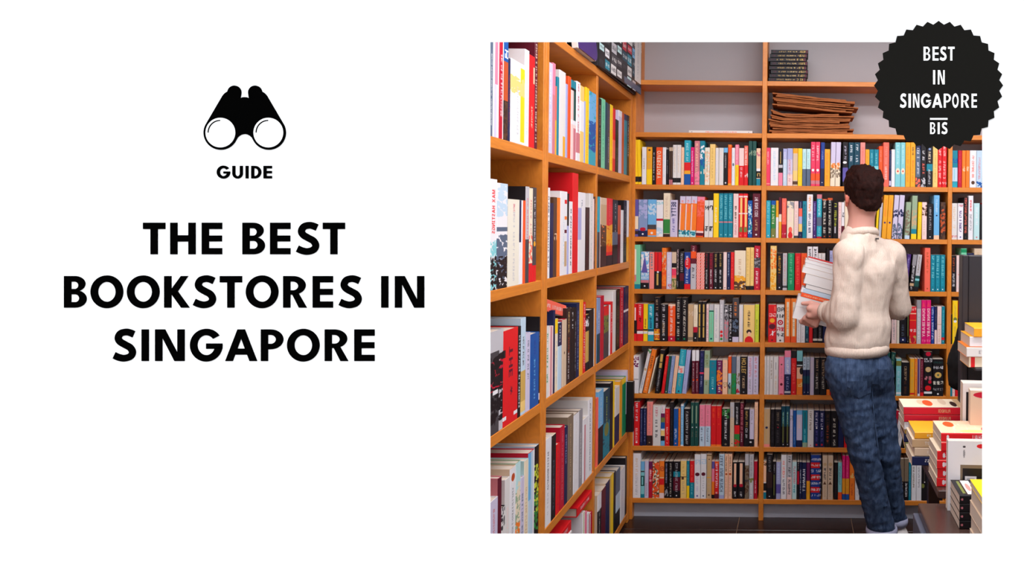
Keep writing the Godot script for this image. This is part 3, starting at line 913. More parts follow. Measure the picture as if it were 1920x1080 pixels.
["middle", """
1436 1444 277 hot_pink | t .1 .45 blush * | b .94 .97 salmon
1444.4 1459 277 white | t .1 .9 pale_blue *
1459.3 1467.3 279 black | v .4 .6 .08 .4 gold | b .44 .52 light_grey | b .65 1 pink
1467.6 1475.4 278.5 pale_blue | b 0 .3 lavender | t .1 .9 white *
1475.7 1485.9 278 lilac | b 0 .3 lavender | b .7 1 blush | t .3 .9 rose *
1486.1 1495.4 278 beige | b 0 .14 golden | b .6 .85 pale_gold | b .88 .97 brown
1495.6 1503.8 278 yellow | t .5 .9 gold *
1504 1511.2 279 pale_aqua | b .55 1 slate | t .1 .5 aqua *
1511.6 1519.6 279 pale_aqua | b .55 1 slate | t .1 .5 aqua *
1519.9 1528.4 266 hot_pink | T .08 .44 blush * | o .64 white .9 | b .72 .88 hot_orange | b .88 .96 rose
1528.6 1537.2 266 hot_pink | T .08 .44 blush * | o .64 white .9 | b .72 .88 hot_orange | b .88 .96 rose
1537.4 1545 267 royal_blue | t .2 .4 lavender * | b .6 1 navy | o .92 white .4 | l .8
1545.6 1556 279.5 golden | t .1 .9 orange *
1556.2 1565.4 266.5 lilac | b .48 1 cream | m .48 .6 orange | m .6 .8 taupe | l 1
1565.8 1575 266.5 lilac | b .48 1 cream | m .48 .6 orange | m .6 .8 taupe | l 1
1579.5 1590 266.5 black | t .08 .4 lilac * | e .4 .46 .35 .03 white | b .58 .9 violet
1590.6 1600.8 267 dark_teal | T .05 .45 white *
1601 1612.2 267 dark_teal | T .05 .45 white *
1612.6 1622 267 salmon | t .1 .5 coral *
1622.3 1630 280 golden | t .1 .4 orange *
1630.2 1638.4 280 teal | t .1 .4 aqua * | b .45 .9 aqua
1638.6 1647.3 280 teal | t .1 .4 aqua * | b .45 .9 aqua
1647.6 1655.4 274 hot_orange | t .1 .4 salmon *
1655.7 1666.8 267 coral | t .1 .5 salmon * | t .55 .85 blush *
1667 1671 282 navy | t .1 .5 slate * | b .84 .97 lilac
1671.2 1678 280 white | t .1 .9 off_white *
1678.3 1688.3 267 aqua | t .05 .5 pale_aqua * | e .5 .65 .4 .07 cream | o .65 red .5
1688.6 1697.4 267 aqua | t .05 .5 pale_aqua * | e .5 .65 .4 .07 cream | o .65 red .5
1697.6 1706.8 267 golden | t .1 .9 orange *
1707 1716.3 267 golden | t .1 .3 brown * | t .4 .9 orange *
1716.6 1726 273 slate | b 0 .1 navy | T .06 .32 white * | t .4 .7 white * | b .76 1 dark_grey | m .8 1 coral
1726.3 1736.9 271 black | T .15 .38 white * | T .44 .7 coral * | m .8 1 light_grey
1737.2 1748.8 268 black | o .14 grey_blue .6 | T .2 .46 cream * | b .48 .64 teal | t .6 .95 light_grey *
1749 1758.4 267 pale_gold | t .1 .9 gold *
1758.6 1766.4 266 red | T .05 .32 blush * | T .42 .82 blush * | u .88 .95 blush *
1766.6 1775.2 266 red | T .05 .32 blush * | T .42 .82 blush * | u .88 .95 blush *
""", """
1436 1444.4 376 turquoise | T .04 .64 aqua * | o .94 white .4
1445 1454 376 leaf | b 0 .12 blue | T .12 .64 cream * | b .75 1 olive | o .94 white .4
1454.3 1459.4 376 white | b 0 .45 golden
1459.6 1465 370 maroon | b .42 .6 cream | b .6 1 golden
1465.3 1474 372 coral | t .1 .6 salmon * | b .66 1 crimson | u .88 .92 white *
1475 1488.2 377 cream | m .03 .2 grey | t .2 .6 blush * | e .5 .78 .25 .08 coral | e .5 .93 .3 .1 red
1488.5 1496.6 377 blush | t .1 .8 beige * | b .94 1 dark_grey
1497 1503.9 377 navy | t .03 .18 light_grey * | b .2 .42 coral | b .42 .62 lavender | b .62 .83 pale_gold | o .92 slate .5
1504.2 1512 377 teal | t .1 .8 dark_teal *
1512.3 1523.6 364.5 white | T .05 .4 orange * | t .44 .88 navy *
1524 1530.6 377 purple | t .06 .8 lavender * | o .93 white .4
1531 1540.6 364.5 turquoise | b 0 .1 rose | T .13 .5 pale_aqua * | b .52 .72 slate | t .75 .95 aqua * | b .96 1 crimson
1541 1550.4 373 black | b 0 .04 rust | T .03 .88 ivory * | o .95 rust .4
1551 1560.8 371 black | b 0 .06 rust | T .06 .88 ivory * | o .95 rust .4
1561.4 1571 379 black | T .04 .5 lime * | t .48 .68 lime * | v .35 .6 .68 .86 light_grey
1571.4 1577.4 379 blush | t .1 .9 rose *
1577.6 1583 379 white | u .1 .6 dark_grey * | b .66 1 maroon
1583.4 1592 376 cream | w
1592.4 1602 364 slate | w
1602.4 1612 376 red | w
1612.4 1620 378 white | w
1620.4 1630 370 navy | w
1630.4 1640 378 olive | w
1641.4 1645.6 380 yellow | l 3
1646.4 1651.8 380 light_grey | l 3
1652.8 1661.6 366 golden | o .63 purple .6 | t .1 .5 orange * | l 3
1662 1671 366 golden | o .63 purple .6 | t .1 .5 orange * | l 3
1672 1681 366 lilac | m .35 .5 navy | m .65 1 slate | l 3.5
1682 1691.4 366 lilac | m .35 .5 navy | m .65 1 slate | l 3.5
1696 1705.6 379 sage | m .2 .9 taupe | b .9 1 pale_blue | l 2.5
1708 1718.2 367 sage | m .3 .7 tan | b .77 .88 teal | b .88 1 yellow | l 1.5
1720.4 1727.4 379 yellow | t .1 .9 gold * | l 1
1728.8 1738 379 blush | m .1 .35 brown | t .5 .9 beige *
1739 1749.6 382 black | t .1 .75 light_grey * | o .93 white .3
1751 1761.6 366 sky | o .46 navy .4 | t .1 .4 pale_blue * | b .91 1 peach
1762.8 1773.2 379 dark_brown | m 0 1 brown | m .2 .8 rust
""", """
1443.6 1455.4 461 pale_gold | m .1 .5 orange | t .05 .25 cream * | m .6 1 golden
1456.2 1466.4 475 black | T .06 .56 golden * | t .58 .82 maroon * | o .93 white .4
1467 1475.4 475 light_grey | t .05 .5 rose * | t .5 .85 tan * | b .88 .94 dark_grey
1476.6 1489 475 green | T .04 .62 mint * | t .66 .85 mint *
1490 1501 475 red | T .1 .85 coral *
1501.4 1512.4 475 hot_orange | t .1 .7 rust *
1513 1522.4 462.5 white | T .05 .45 black *
1523 1533.2 462.5 white | T .05 .45 black *
1533.6 1540 475 off_white | t .1 .8 light_grey *
1540.2 1547 475 off_white | t .1 .8 light_grey *
1549 1554.6 466 black | t .1 .8 dark_brown * | w
1555 1561.4 470 lavender | t .1 .4 slate *
1562 1570 470 lavender | t .1 .4 slate *
1570.4 1580 475 teal | w
1580.4 1590 470 red | w
1590.4 1601 475 cream | w
1602 1612 466 navy | w
1612.4 1622 475 olive | w
1622.4 1634 475 white | w
1634.4 1645 468 black | w
1645.4 1656 475 gold | w
1657 1667 475 slate | w
1672 1679 465 yellow | l 5 | w
1681 1689 476 turquoise | t .1 .6 aqua * | l 7
1694 1701.4 477 purple | t .1 .7 lavender * | l 6
1704.6 1712.6 478 black | b 0 .3 grey | T .3 .74 white * | b .78 .86 tan | t .88 .97 white * | l 6
1713.4 1722 478 light_grey | t .05 .5 taupe * | b .58 .66 dark_green | b .66 .72 aqua | b .72 .88 dark_green | b .88 1 black | l 6
1733.4 1744.4 465 coral | t .1 .6 rust * | o .93 rust .4
1745 1753.6 478 teal | T .04 .64 aqua * | t .68 .85 turquoise * | o .94 white .4
1754 1763 478 teal | T .04 .64 aqua * | t .68 .85 turquoise * | o .94 white .4
1763.4 1772.4 478 teal | T .04 .64 aqua * | t .68 .85 turquoise * | o .94 white .4
""", """
1440 1455 571.5 red | u .03 .2 coral * | u .23 .34 blush * | e .5 .42 .3 .06 golden | e .5 .58 .4 .07 maroon | u .66 .86 white * | o .94 maroon .3
1455.5 1470 572 off_white | u .06 .2 dark_grey * | u .24 .36 black * | o .47 crimson 1 | o .47 off_white .55 | o .47 crimson .3 | u .58 .72 crimson * | u .75 .86 dark_grey * | o .95 dark_grey .35
1471 1481.8 560 orange | v .35 .75 .08 .86 cream | t .2 .7 tan * | b .87 1 hot_orange
1482.4 1493 560 orange | v .35 .75 .08 .86 cream | t .2 .7 tan * | b .87 1 hot_orange
1493.4 1501.2 588 white | o .08 black .9 | t .2 .95 light_grey *
1501.4 1509.2 588 white | o .08 black .9 | t .2 .95 light_grey *
1509.6 1516.4 588 dark_teal | t .2 .7 aqua * | u .86 .96 grey *
1516.7 1523.6 588 red | t .1 .4 salmon *
1524 1532.8 588 black | t .1 .9 dark_grey * | b .86 .94 ivory
1533.2 1542 588 black | t .1 .9 grey * | b .86 .94 ivory
1542.4 1552 580 navy | w
1552.4 1562 572 red | w
1562.4 1574 572 cream | w
1574.4 1584 566 black | w
1584.4 1596 572 white | w
1596.4 1606 572 teal | w
1606.4 1618 566 gold | w
1618.4 1630 572 plum | w
1630.4 1642 572 slate | w
1642.4 1654 560 coral | w
1654.4 1670 572 black | w
1671.5 1681 576 blush | t .3 .9 grey * | o .3 dark_grey .4
1681.3 1686.4 576 ivory | o .35 brown .5 | t .4 .9 beige *
1687 1699.4 575 black | T .1 .38 light_grey * | t .5 .8 slate * | b .84 .96 navy | o .9 white .4
1699.8 1704.6 575 black | v .4 .8 .2 .8 olive | o .94 white .4
1705 1718 575 red | u .03 .12 blush * | b .18 .21 peach | b .36 .38 orange | u .6 .7 blush * | m .8 1 gold | e .5 .9 .3 .08 crimson
1718.6 1727 563 light_grey | b 0 .2 grey | t .3 .9 white *
1727.3 1736.4 563 magenta | n .02 .16 hot_pink | T .2 .86 blush DUNKIBABY | u .9 .96 pink *
1736.6 1745.6 563 magenta | n .02 .16 hot_pink | T .2 .86 blush DUNKIBABY | u .9 .96 pink *
1746 1752 576 royal_blue | T .05 .9 white *
1752.2 1757 575 navy | t .1 .55 grey * | b .63 1 blush
1757.2 1765.4 575 blush | t .1 .5 beige * | b .47 .49 tan | t .6 .95 tan *
1765.7 1771.6 575 teal | t .1 .7 aqua * | b .83 .9 red | o .93 white .4
""", """
1431.6 1436.4 669 off_white | t .1 .9 beige *
1436.6 1442.4 669 off_white | t .1 .9 light_grey *
1442.6 1449.4 669 off_white | t .1 .6 taupe *
1449.6 1459 669 off_white | v .45 .55 .15 .35 grey | t .5 .95 beige *
1459.5 1470 669 pink | o .21 brown .4 | o .73 maroon .7 | t .3 .6 rose * | e .5 .99 .3 .02 crimson
1470.4 1482.4 658 lavender | b 0 .15 pink | T .2 .52 white * | b .54 1 navy | t .6 .9 lavender * | b .92 .97 light_grey
1483 1492.8 658 red | b 0 .17 black | T .28 .76 coral * | o .94 salmon .4
1493.4 1504.4 658 aqua | b .24 .32 black | b .33 .35 white | b .35 .38 black | b .38 .64 peach | e .8 .46 .3 .08 black | b .64 1 orange | u .68 .86 pale_gold *
1505 1511.4 670 navy | b 0 .34 pale_blue | t .04 .3 slate * | b .5 .7 dark_teal | o .93 white .4
1511.6 1518 670 navy | b 0 .34 pale_blue | t .04 .3 slate * | b .5 .7 dark_teal | o .93 white .4
1518.4 1526 670 lilac | t .1 .9 off_white *
1526.3 1537 671 black | t .05 .5 tan * | T .5 .85 ivory *
1537.2 1549 671 black | t .05 .5 tan * | T .5 .85 ivory *
1549.4 1556 671 black | b .5 .66 orange | b .85 1 orange
1556.4 1568 660 red | w
1568.4 1580 670 white | w
1580.4 1590 672 navy | w
1590.4 1602 660 cream | w
1602.4 1614 670 teal | w
1614.4 1626 672 black | w
1626.4 1638 665 gold | w
1638.4 1650 672 slate | w
1653 1660.6 661 dark_green | t .1 .5 sage * | l 6
1662.6 1671 661 dark_green | t .06 .3 sage * | T .36 .86 lime * | o .93 white .4 | l 6
1680 1689.8 673 aqua | b .06 .2 olive | T .32 .7 pale_blue * | t .7 .9 grey_blue * | b .9 .96 white
1691 1705 680 black | T .12 .55 tan * | t .56 .95 brown *
1706 1714.8 673 golden | t .1 .85 gold * | b .92 .97 red
1715 1719.8 673 orange | t .1 .85 pale_gold * | o .95 red .5
1720.2 1725 673 purple | v 0 .15 0 1 blush | v .85 1 0 1 blush | b .94 1 white
1725.3 1731.8 673 maroon | t .05 .85 rose * | b .9 1 red
1732.4 1748 660 black | e .5 .05 .3 .05 crimson | u .14 .19 white * | u .19 .24 white * | o .4 gold .95 | o .4 tan .75 | u .54 .65 rose * | e .7 .68 .2 .04 crimson | e .5 .82 .35 .06 red | b .9 .95 white
1749 1768.8 674 black | u .06 .12 dark_green * | u .18 .28 white * | e .5 .43 .3 .08 gold | o .43 dark_green .25 | u .58 .7 ivory * | u .78 .86 grey * | o .94 white .25
""", """
1430.6 1443.4 768 tan | v .4 .48 .1 .85 gold | o .49 navy .5 | b .93 1 salmon
1444.4 1452 768 black | t .1 .9 dark_grey *
1452.4 1464 768 black | t .08 .45 taupe * | o .48 crimson .3 | t .55 .9 dark_grey *
1464.4 1472.3 762 black | b 0 .5 dark_teal | v .35 .6 .15 .9 olive | t .15 .45 aqua * | o .94 white .4
1472.5 1480.2 762 black | b 0 .5 dark_teal | v .35 .6 .15 .9 olive | t .15 .45 aqua * | o .94 white .4
1480.5 1486.4 769 lilac | u .1 .35 grey * | t .45 .9 lavender *
1486.6 1492.6 770 blue | t .45 .95 grey_blue *
1493 1504 770 lilac | b 0 .12 sky | t .15 .5 blush * | b .82 1 navy
1504.4 1513.6 770 teal | v .45 .6 .05 .5 dark_green | t .5 .9 aqua * | b .88 1 sage
1514 1525.6 769 off_white | t .05 .55 taupe * | o .95 rose .3
1526 1535.8 770 navy | T .06 .46 lilac * | o .48 white .5 | t .55 .85 violet * | o .93 crimson .6
1536 1546 771 navy | T .06 .46 lilac * | o .49 white .5 | t .55 .85 violet * | o .93 crimson .6
1546.4 1557 771 black | t .1 .5 brown * | t .4 .9 rust *
1557.4 1571 771 black | T .2 .97 ivory *
1571.4 1582 771 navy | w
1582.4 1594 765 red | w
1594.4 1606 771 cream | w
1606.4 1616 771 teal | w
1616.4 1628 760 black | w
1628.4 1640 771 gold | w
1640.4 1652 771 slate | w
1657.6 1664.6 765 white | T .05 .8 coral * | l 9
1667.4 1674 771 crimson | t .1 .9 maroon * | l 10
1675 1681.6 760 white | t .1 .9 light_grey * | l 10
1682 1688.6 760 white | t .1 .9 light_grey * | l 10
1690 1697 785 black | t .1 .9 slate * | l 8
1697.4 1704 785 black | t .1 .9 slate * | l 8
1706 1720 770 red | w
1722 1740 770 slate | w
""", """
1429.8 1436.4 866 peach | m 0 .1 brown | b .55 .64 white | b .58 .78 black | b .82 1 teal
1437 1448 853 black | T .03 .4 grey * | b .4 .75 dark_brown | o .94 white .3
1448.3 1454.4 866 black | t .08 .3 light_grey * | v .3 .6 .35 .9 olive
1454.7 1463.4 867 lavender | t .05 .5 pale_blue * | b .6 .85 violet
1463.8 1474.4 854 white | T .14 .54 coral * | t .56 .9 dark_grey *
1474.8 1484.4 854 light_grey | T .03 .5 dark_grey * | b .5 1 blush | T .55 .9 dark_grey *
1484.8 1493.4 867 pale_aqua | T .12 .6 rose * | t .62 .85 teal *
1494 1498.4 867 black | b .25 .6 crimson | t .02 .2 light_grey *
1498.6 1503 867 navy | T .2 .85 white *
1503.3 1511.4 868 navy | T .12 .88 white HAMNET
1511.7 1518.4 868 plum | b .5 1 golden | t .55 .85 orange *
1519.6 1539.4 854 royal_blue | b .17 .3 red | b .44 .57 red | b .72 .85 red | v .85 1 0 1 navy | u .07 .14 white * | u .2 .27 white * | u .33 .4 white * | u .47 .54 white * | u .61 .67 white * | u .75 .82 white * | u .88 .94 white *
1541.6 1551 855 beige | o .2 tan 1 | T .28 .56 dark_grey * | n .58 .66 brown | t .68 .95 tan *
1551.6 1561.8 855 beige | o .2 tan 1 | T .28 .56 dark_grey * | n .58 .66 brown | t .68 .95 tan *
1563.6 1570.8 868 black | t .1 .9 dark_brown *
1571 1578.4 868 aqua | t .1 .6 slate * | b .8 1 hot_orange
1578.8 1584.6 855 magenta | t .1 .5 pink * | b .52 .87 golden | t .55 .85 orange * | b .88 1 blue
1585 1592 855 magenta | t .1 .5 pink * | b .52 .87 golden | t .55 .85 orange * | b .88 1 blue
1592.6 1602.4 862 orange | u .2 .6 pale_gold * | t .6 .9 rust *
1603 1611.4 866 white | t .2 .9 light_grey *
1612 1624 866 navy | w
1624.4 1636 860 teal | w
1636.4 1648 866 cream | w
1648.4 1660 866 red | w
1660.4 1672 860 black | w
1672.4 1684 866 gold | w
1687 1695 861 taupe | b .55 1 black | T .58 .95 white *
1695.3 1703.4 861 taupe | b .55 1 black | T .58 .95 white *
1703.7 1708.4 868 teal | t .1 .9 sky *
1708.7 1717.8 860 white | t .2 .7 taupe * | m .02 .1 grey
1718.2 1727.8 860 white | t .2 .7 grey * | m .02 .1 grey
1728.2 1739 870 black | v .45 .5 .1 .5 taupe | o .5 white .3 | e .2 .6 .3 .06 olive
1739.4 1749 872 black | w
1750 1758 880 cream | v .4 .5 .1 .9 brown
1759 1768 872 black | w
"""],
["right", """
1785 1796 282 teal | u .05 .5 blue * | b .47 .84 pale_blue | v .4 .5 .5 .8 aqua | b .86 1 turquoise
1796.3 1803.8 282 crimson | t .1 .9 hot_pink *
1804 1811 282 orange | u .05 .95 peach *
1811.2 1818 282 orange | u .05 .95 peach *
1818.3 1830.8 282 white | T .15 .75 coral * | e .5 .87 .25 .05 brown
1831.2 1842 282 pale_blue | t .2 .8 rose * | m .85 1 blue
1842.5 1852 280 navy | w
1852.5 1864 268 red | w
1864.5 1876 280 cream | w
1876.5 1888 280 teal | w
""", """
1783.8 1795 381 off_white | t .1 .7 beige * | u .88 .96 rose *
1795.8 1806.4 381 white | u .04 .12 rose * | T .2 .8 purple * | o .93 violet .4
1807 1815 370 black | T .02 .86 coral * | o .94 dark_grey .5
1815.8 1825 367 white | t .1 .36 red * | T .42 .8 grey *
1826 1837 381 pale_aqua | t .1 .6 white * | o .93 rose .4
1837.4 1846 383 black | w
1846.5 1858 380 red | w
1858.5 1870 370 slate | w
""", """
1783.6 1793 480 black | t .05 .45 rust * | T .5 .86 white *
1793.3 1801.4 479 blush | t .1 .9 off_white * | o .53 salmon .4
1802 1812.8 466 mint | b .02 .1 green | T .2 .66 pale_aqua * | b .67 .9 green
1813.2 1826 475 navy | w
1826.5 1842 466 beige | t .1 .9 tan *
1842.5 1855 475 red | w
""", """
1780 1785.6 590 black | w
1786 1796 564 yellow | t .1 .4 gold * | e .5 .43 .35 .04 olive | e .5 .48 .3 .03 white | t .6 .9 gold *
1797 1805.4 565 red | T .08 .6 blush *
1805.8 1812 568 black | t .2 .6 light_grey *
1812.4 1824 570 slate | w
1824.4 1840 570 cream | w
""", """
1779.6 1785.6 674 teal | t .1 .5 aqua *
1785.8 1791 690 blush | t .2 .9 rose *
1791.4 1800 680 red | t .2 .9 crimson *
1800.4 1812 670 black | w
1812.4 1826 675 teal | w
""", """
1780 1792 768 red | w
1792.4 1804 760 navy | w
1804.4 1818 768 white | w
""", """
1779 1792 866 gold | w
1792.4 1804 860 navy | w
1804.4 1818 866 white | w
"""]]

const SIDE_ROWS := [
["near", """
900 918.6 60 slate | w
919 924.4 62 slate | t .2 .9 off_white *
924.6 936 60 white | v .3 .75 0 .5 pink | v .2 .6 .5 1 lilac
936.2 944.4 62 crimson | v .75 1 0 1 white | t .2 .8 off_white *
944.6 953 60 rust | b 0 .28 blue | b .64 1 dark_brown | m .65 1 brown | u .12 .3 white *
953.2 957 110 navy | t .2 .8 crimson *
957.2 984 116 white | v .66 1 .06 .97 yellow | m .2 .4 pale_gold | t .3 .9 light_grey *
984.2 992 94 white | t .1 .9 pale_blue *
992.2 1002.6 105 red | v .7 .95 .12 .3 peach | t .55 .8 peach *
1002.8 1008 62 maroon | T .1 .95 cream *
""", """
900 918.6 336 cream | w
919 932 336 white | T .1 .5 red MAX_HASTINGS | m .55 1 aqua | m .7 1 black
932.2 952 344 white | m 0 .3 pale_blue | b .42 .46 slate | m .5 .9 slate | m .7 1 black
953 974 374 ivory | t .05 .2 rose * | t .15 .95 light_grey * | c cream
974.2 977.6 376 navy | b .5 1 white
977.8 985.6 376 white | v .3 1 0 1 hot_orange
985.8 992.4 350 light_grey | c black | T .12 .55 rose * | b .55 1 dark_grey
992.6 999 353 cream | T .12 .5 rose * | b .8 1 red | m .5 .8 coral
999.2 1006 352 dark_grey | t .1 .6 light_grey * | o .6 golden .8 | b .83 1 red
""", """
900 918.6 630 grey | w
919 944 620 light_grey | v 0 .66 .2 1 dark_grey | m .3 .6 crimson | m .25 .9 black | v .25 .6 .58 .62 white
944.2 971.4 617 red | T .1 .82 maroon THE_* | v 0 .18 .2 .28 black | b .9 .94 white | v .25 .7 .9 .94 red
971.6 977 612 black | T .1 .9 white *
977.2 986 596 pale_blue | T .2 .5 dark_grey * | b .55 .86 gold | b .86 .97 pale_gold
987 994.4 624 lilac | t .1 .6 slate *
994.6 1010.8 625 blue | t .35 .9 sky * | T .1 .3 royal_blue *
1011 1016 594 black | T .08 .4 white TROY | b .88 .96 white
""", """
900 918.6 940 cream | w
919 934 937 lilac | t .1 .9 rose * | c white
934.2 941 895 maroon | c rose
941.2 947.4 950 black | b 0 .4 off_white | m 0 .3 dark_grey
947.6 956.4 897 off_white | t .3 .9 blush *
956.6 967.4 876 white | t .2 .9 grey * | o .1 rust .8 | c beige
967.6 976.4 866 sage | b 0 .3 pale_aqua | m .2 .7 cream | m .6 1 orange
976.6 983.4 895 lilac | t .2 .9 slate *
983.6 991 862 cream | t .3 .9 tan * | c pale_aqua
991.2 1002.4 846 pale_blue | v 0 .4 0 .5 sky | v .7 1 0 1 white | c crimson
1003.2 1012.4 835 black | m .2 .7 lime | m .5 .9 leaf | c pale_blue
"""],
["middle", """
1026 1036 118 lilac | t .1 .9 white *
1036.2 1041.4 119 pink | b .35 1 rose
1041.6 1044 162 golden | b 0 .5 coral
1044.2 1048.4 145 teal
1048.6 1060.4 134 off_white | v .6 1 .76 1 golden | t .3 .7 ivory *
1060.6 1064.4 158 lavender
1065.4 1070.4 144 hot_orange
1070.6 1080 152 blush | v .5 1 .12 .5 dark_green | b 0 .1 teal | b .1 .13 black | b .5 .56 white | v .5 1 .6 1 rose
1081 1088 154 white | T .03 .7 crimson * | b .65 .9 rose | p
1088.2 1095 162 pale_gold | b .2 .6 white
1095.2 1098 190 lavender
1098.2 1104.4 165 yellow | t .3 .9 gold *
1105 1117.6 174 turquoise | m 0 .5 sky | m .4 .8 blue | p
""", """
1026 1031.2 352 white | T .1 .9 dark_grey *
1031.4 1037.6 381 navy | c grey
1037.8 1044.4 370 brown | u .05 .95 beige *
1044.6 1050.4 371 orange
1050.6 1063.4 359 white | v .6 .9 .1 .15 red | v .6 .9 .3 .34 orange | v .6 .9 .46 .5 maroon | v .6 .9 .6 .9 tan | t .3 .9 pale_blue *
1063.6 1067 363 black | b .4 1 lavender
1067.2 1073.4 378 white | T .1 .9 black *
1073.6 1084 325 red
1084.2 1097.4 361 white | v 0 .45 .2 .6 lavender | t .1 .2 slate *
1097.6 1105.4 389 dark_brown | t .1 .9 maroon * | c off_white
1105.6 1112 363 off_white | t .1 .9 light_grey *
1112.2 1114 373 blush
1114.2 1117.6 369 brown | t .1 .9 tan *
""", """
1022.6 1030 612 off_white | T .1 .8 leaf *
1030.2 1037.4 612 blush | v .3 .6 0 1 rose
1037.6 1041 582 navy
1041.2 1046 598 cream | b 0 .2 yellow | t .3 .9 light_grey *
1046.4 1053.4 605 pale_blue | b 0 .35 navy | T .05 .3 white *
1054.4 1062.4 599 beige | o .5 brown .3 | c crimson
1062.8 1070 577 dark_brown | T .05 .35 pale_gold * | t .4 .7 rust * | T .6 .95 white *
1070.2 1077 577 black | T .05 .3 white *
1077.2 1081 577 black | T .2 .9 grey *
1081.2 1086.4 568 navy | t .1 .9 grey_blue *
1087 1093 563 golden
1093.2 1098 567 red | T .03 .95 white *
1098.2 1104 590 gold | b 0 .3 black | b .85 1 black | m .05 .2 white
1104.4 1116.6 580 black | v .8 1 0 1 off_white
""", """
1021.6 1034 822 white | T .15 .6 dark_grey * | t .62 .9 light_grey *
1034.2 1042.4 815 black | t .3 .9 slate * | c cream
1043.4 1049.4 832 red | t .1 .9 crimson *
1050.4 1058.4 799 crimson | T .05 .9 rose *
1058.6 1064.4 800 navy | t .1 .5 lavender *
1064.6 1075 779 taupe | t .1 .9 tan *
1075.2 1085.4 775 white | t .1 .9 off_white * | c taupe
1085.6 1092 768 grey | t .3 .9 off_white *
1092.6 1102.4 784 white | v .3 .5 .1 1 rose
1102.6 1110.4 748 white | T .05 .95 slate * | c off_white
""", """
1092 1096 960 white | v .4 .6 0 1 lime
1096.2 1100 960 pink
1100.2 1104 962 white | t .1 .9 pale_blue *
1104.2 1110 962 crimson | v .2 .4 0 1 white
"""],
["far", """
1122 1127.8 185 black | t .1 .9 tan *
1128 1134.8 186 mint | t .1 .9 green *
1135 1139 192 dark_teal
1139.2 1143.8 195 dark_grey | t .1 .5 violet * | t .5 .9 lilac *
1144 1149 197 yellow | t .1 .9 golden *
1149.2 1154 204 red | b .5 .8 coral
1154.2 1160 225 black | t .2 .9 leaf *
1160.2 1166 208 lilac | b 0 .1 white
1166.2 1170.4 212 rust
1171 1176 215 teal | b 0 .1 navy
1176.2 1180 217 black | T .1 .7 white *
""", """
1121 1126 369 turquoise | b .5 1 dark_grey | v .7 1 0 1 blush
1126.2 1137.4 371 tan | b 0 .1 beige | b .4 .6 orange | m .4 .9 brown | b .7 1 dark_brown
1137.6 1148.4 372 red | T .02 .4 coral * | b .5 .8 hot_orange | m .4 .7 golden | b .85 1 black
1149 1158.4 375 black | T .05 .5 white * | b .5 .7 slate
1158.6 1163.8 385 rust | b .5 1 maroon
1164 1168.8 394 white | t .2 .8 lilac *
1169 1175 376 black | t .1 .9 grey *
1175.2 1179 376 white | b .6 1 golden
""", """
1120 1125.4 559 grey_blue | b .55 1 dark_teal | t .2 .5 off_white *
1125.6 1132 555 crimson
1133 1142 573 dark_grey | b 0 .2 red | m .2 .5 olive | v .85 1 0 1 white
1142.2 1144.4 572 white
1144.6 1148.4 566 red | t .2 .6 white *
1148.6 1154.4 545 off_white
1154.6 1162 543 black | T .05 .95 olive *
1162.2 1168.6 540 crimson | T .05 .95 white *
1170 1178 537 navy | t .1 .9 slate * | b .4 .44 white
""", """
1119 1121.6 746 coral
1121.8 1131 732 sky | T .1 .7 off_white * | b .5 1 black
1131.2 1143 731 dark_teal | T .1 .7 lime * | m .5 1 teal | e .5 .6 .3 .1 olive
1143.2 1149 717 black
1149.2 1152 714 yellow
1152.4 1161 726 off_white | b .5 1 navy | c cream
1161.2 1166 714 golden
1166.2 1173 708 green | b 0 .1 yellow
1173.2 1180 695 lilac | b .7 1 black
""", """
1120 1127 925 black | b 0 .25 white | T .1 .9 off_white * | c beige
1127.2 1135 915 maroon | c beige
1135.2 1142.6 902 navy | c beige
1142.8 1149.6 890 gold | v .3 1 0 1 yellow
1149.8 1154 885 black
1154.2 1162 880 slate | b .4 .7 pale_blue | b .7 1 black
1162.2 1171 878 white | t .2 .9 lilac *
1171.2 1177.6 857 black
1177.8 1181.4 865 off_white
"""]]

func stock_shelves() -> void:
	var rows := ["first", "second", "third", "fourth", "fifth", "sixth", "seventh"]
	for bay in BACK_ROWS:
		for k in 7:
			read_row(bay[k + 1], false, EYE - (348.6 + 98.1 * k - 422) / 370.0, k, bay[0], bay[0] + " back bay", "upright books on the back bookcase")
	var ys := [1.737, 1.31, 0.904, 0.463, 0.05]
	for bay in SIDE_ROWS:
		for k in range(1, bay.size()):
			read_row(bay[k], true, ys[k - 1], k - 1, bay[0], bay[0] + " side bay", "upright books on the side bookcases")

# ------------------------------------------------------------------ materials
func grain_texture(dark: Color, light: Color, stretch: float, sd: int, size := 512) -> ImageTexture:
	var n := FastNoiseLite.new()
	n.seed = sd; n.frequency = 0.02; n.fractal_octaves = 4
	var im := Image.create(size, size, false, Image.FORMAT_RGB8)
	for y in size: for x in size:
		var a := n.get_noise_2d(x * 0.35, y * stretch) * 0.5 + 0.5
		var ring := sin((n.get_noise_2d(x * 0.12 + 900, y * stretch * 0.25) * 9.0) * TAU) * 0.5 + 0.5
		im.set_pixel(x, y, dark.lerp(light, clampf(a * 0.75 + ring * 0.25, 0, 1)))
	return ImageTexture.create_from_image(im)

func stripe_normals(period: int, size: int, strength: float, jitter: float) -> ImageTexture:
	var n := FastNoiseLite.new()
	n.seed = 5; n.frequency = 0.03
	var im := Image.create(size, size, false, Image.FORMAT_RGB8)
	for y in size: for x in size:
		var v := sin((x + n.get_noise_2d(x, y) * jitter) * TAU / period) * 0.5 + 0.5
		v = v * 0.93 + 0.07 * (sin(y * TAU / (period * 0.6)) * 0.5 + 0.5)
		im.set_pixel(x, y, Color(v, v, v))
	im.bump_map_to_normal_map(strength)
	return ImageTexture.create_from_image(im)

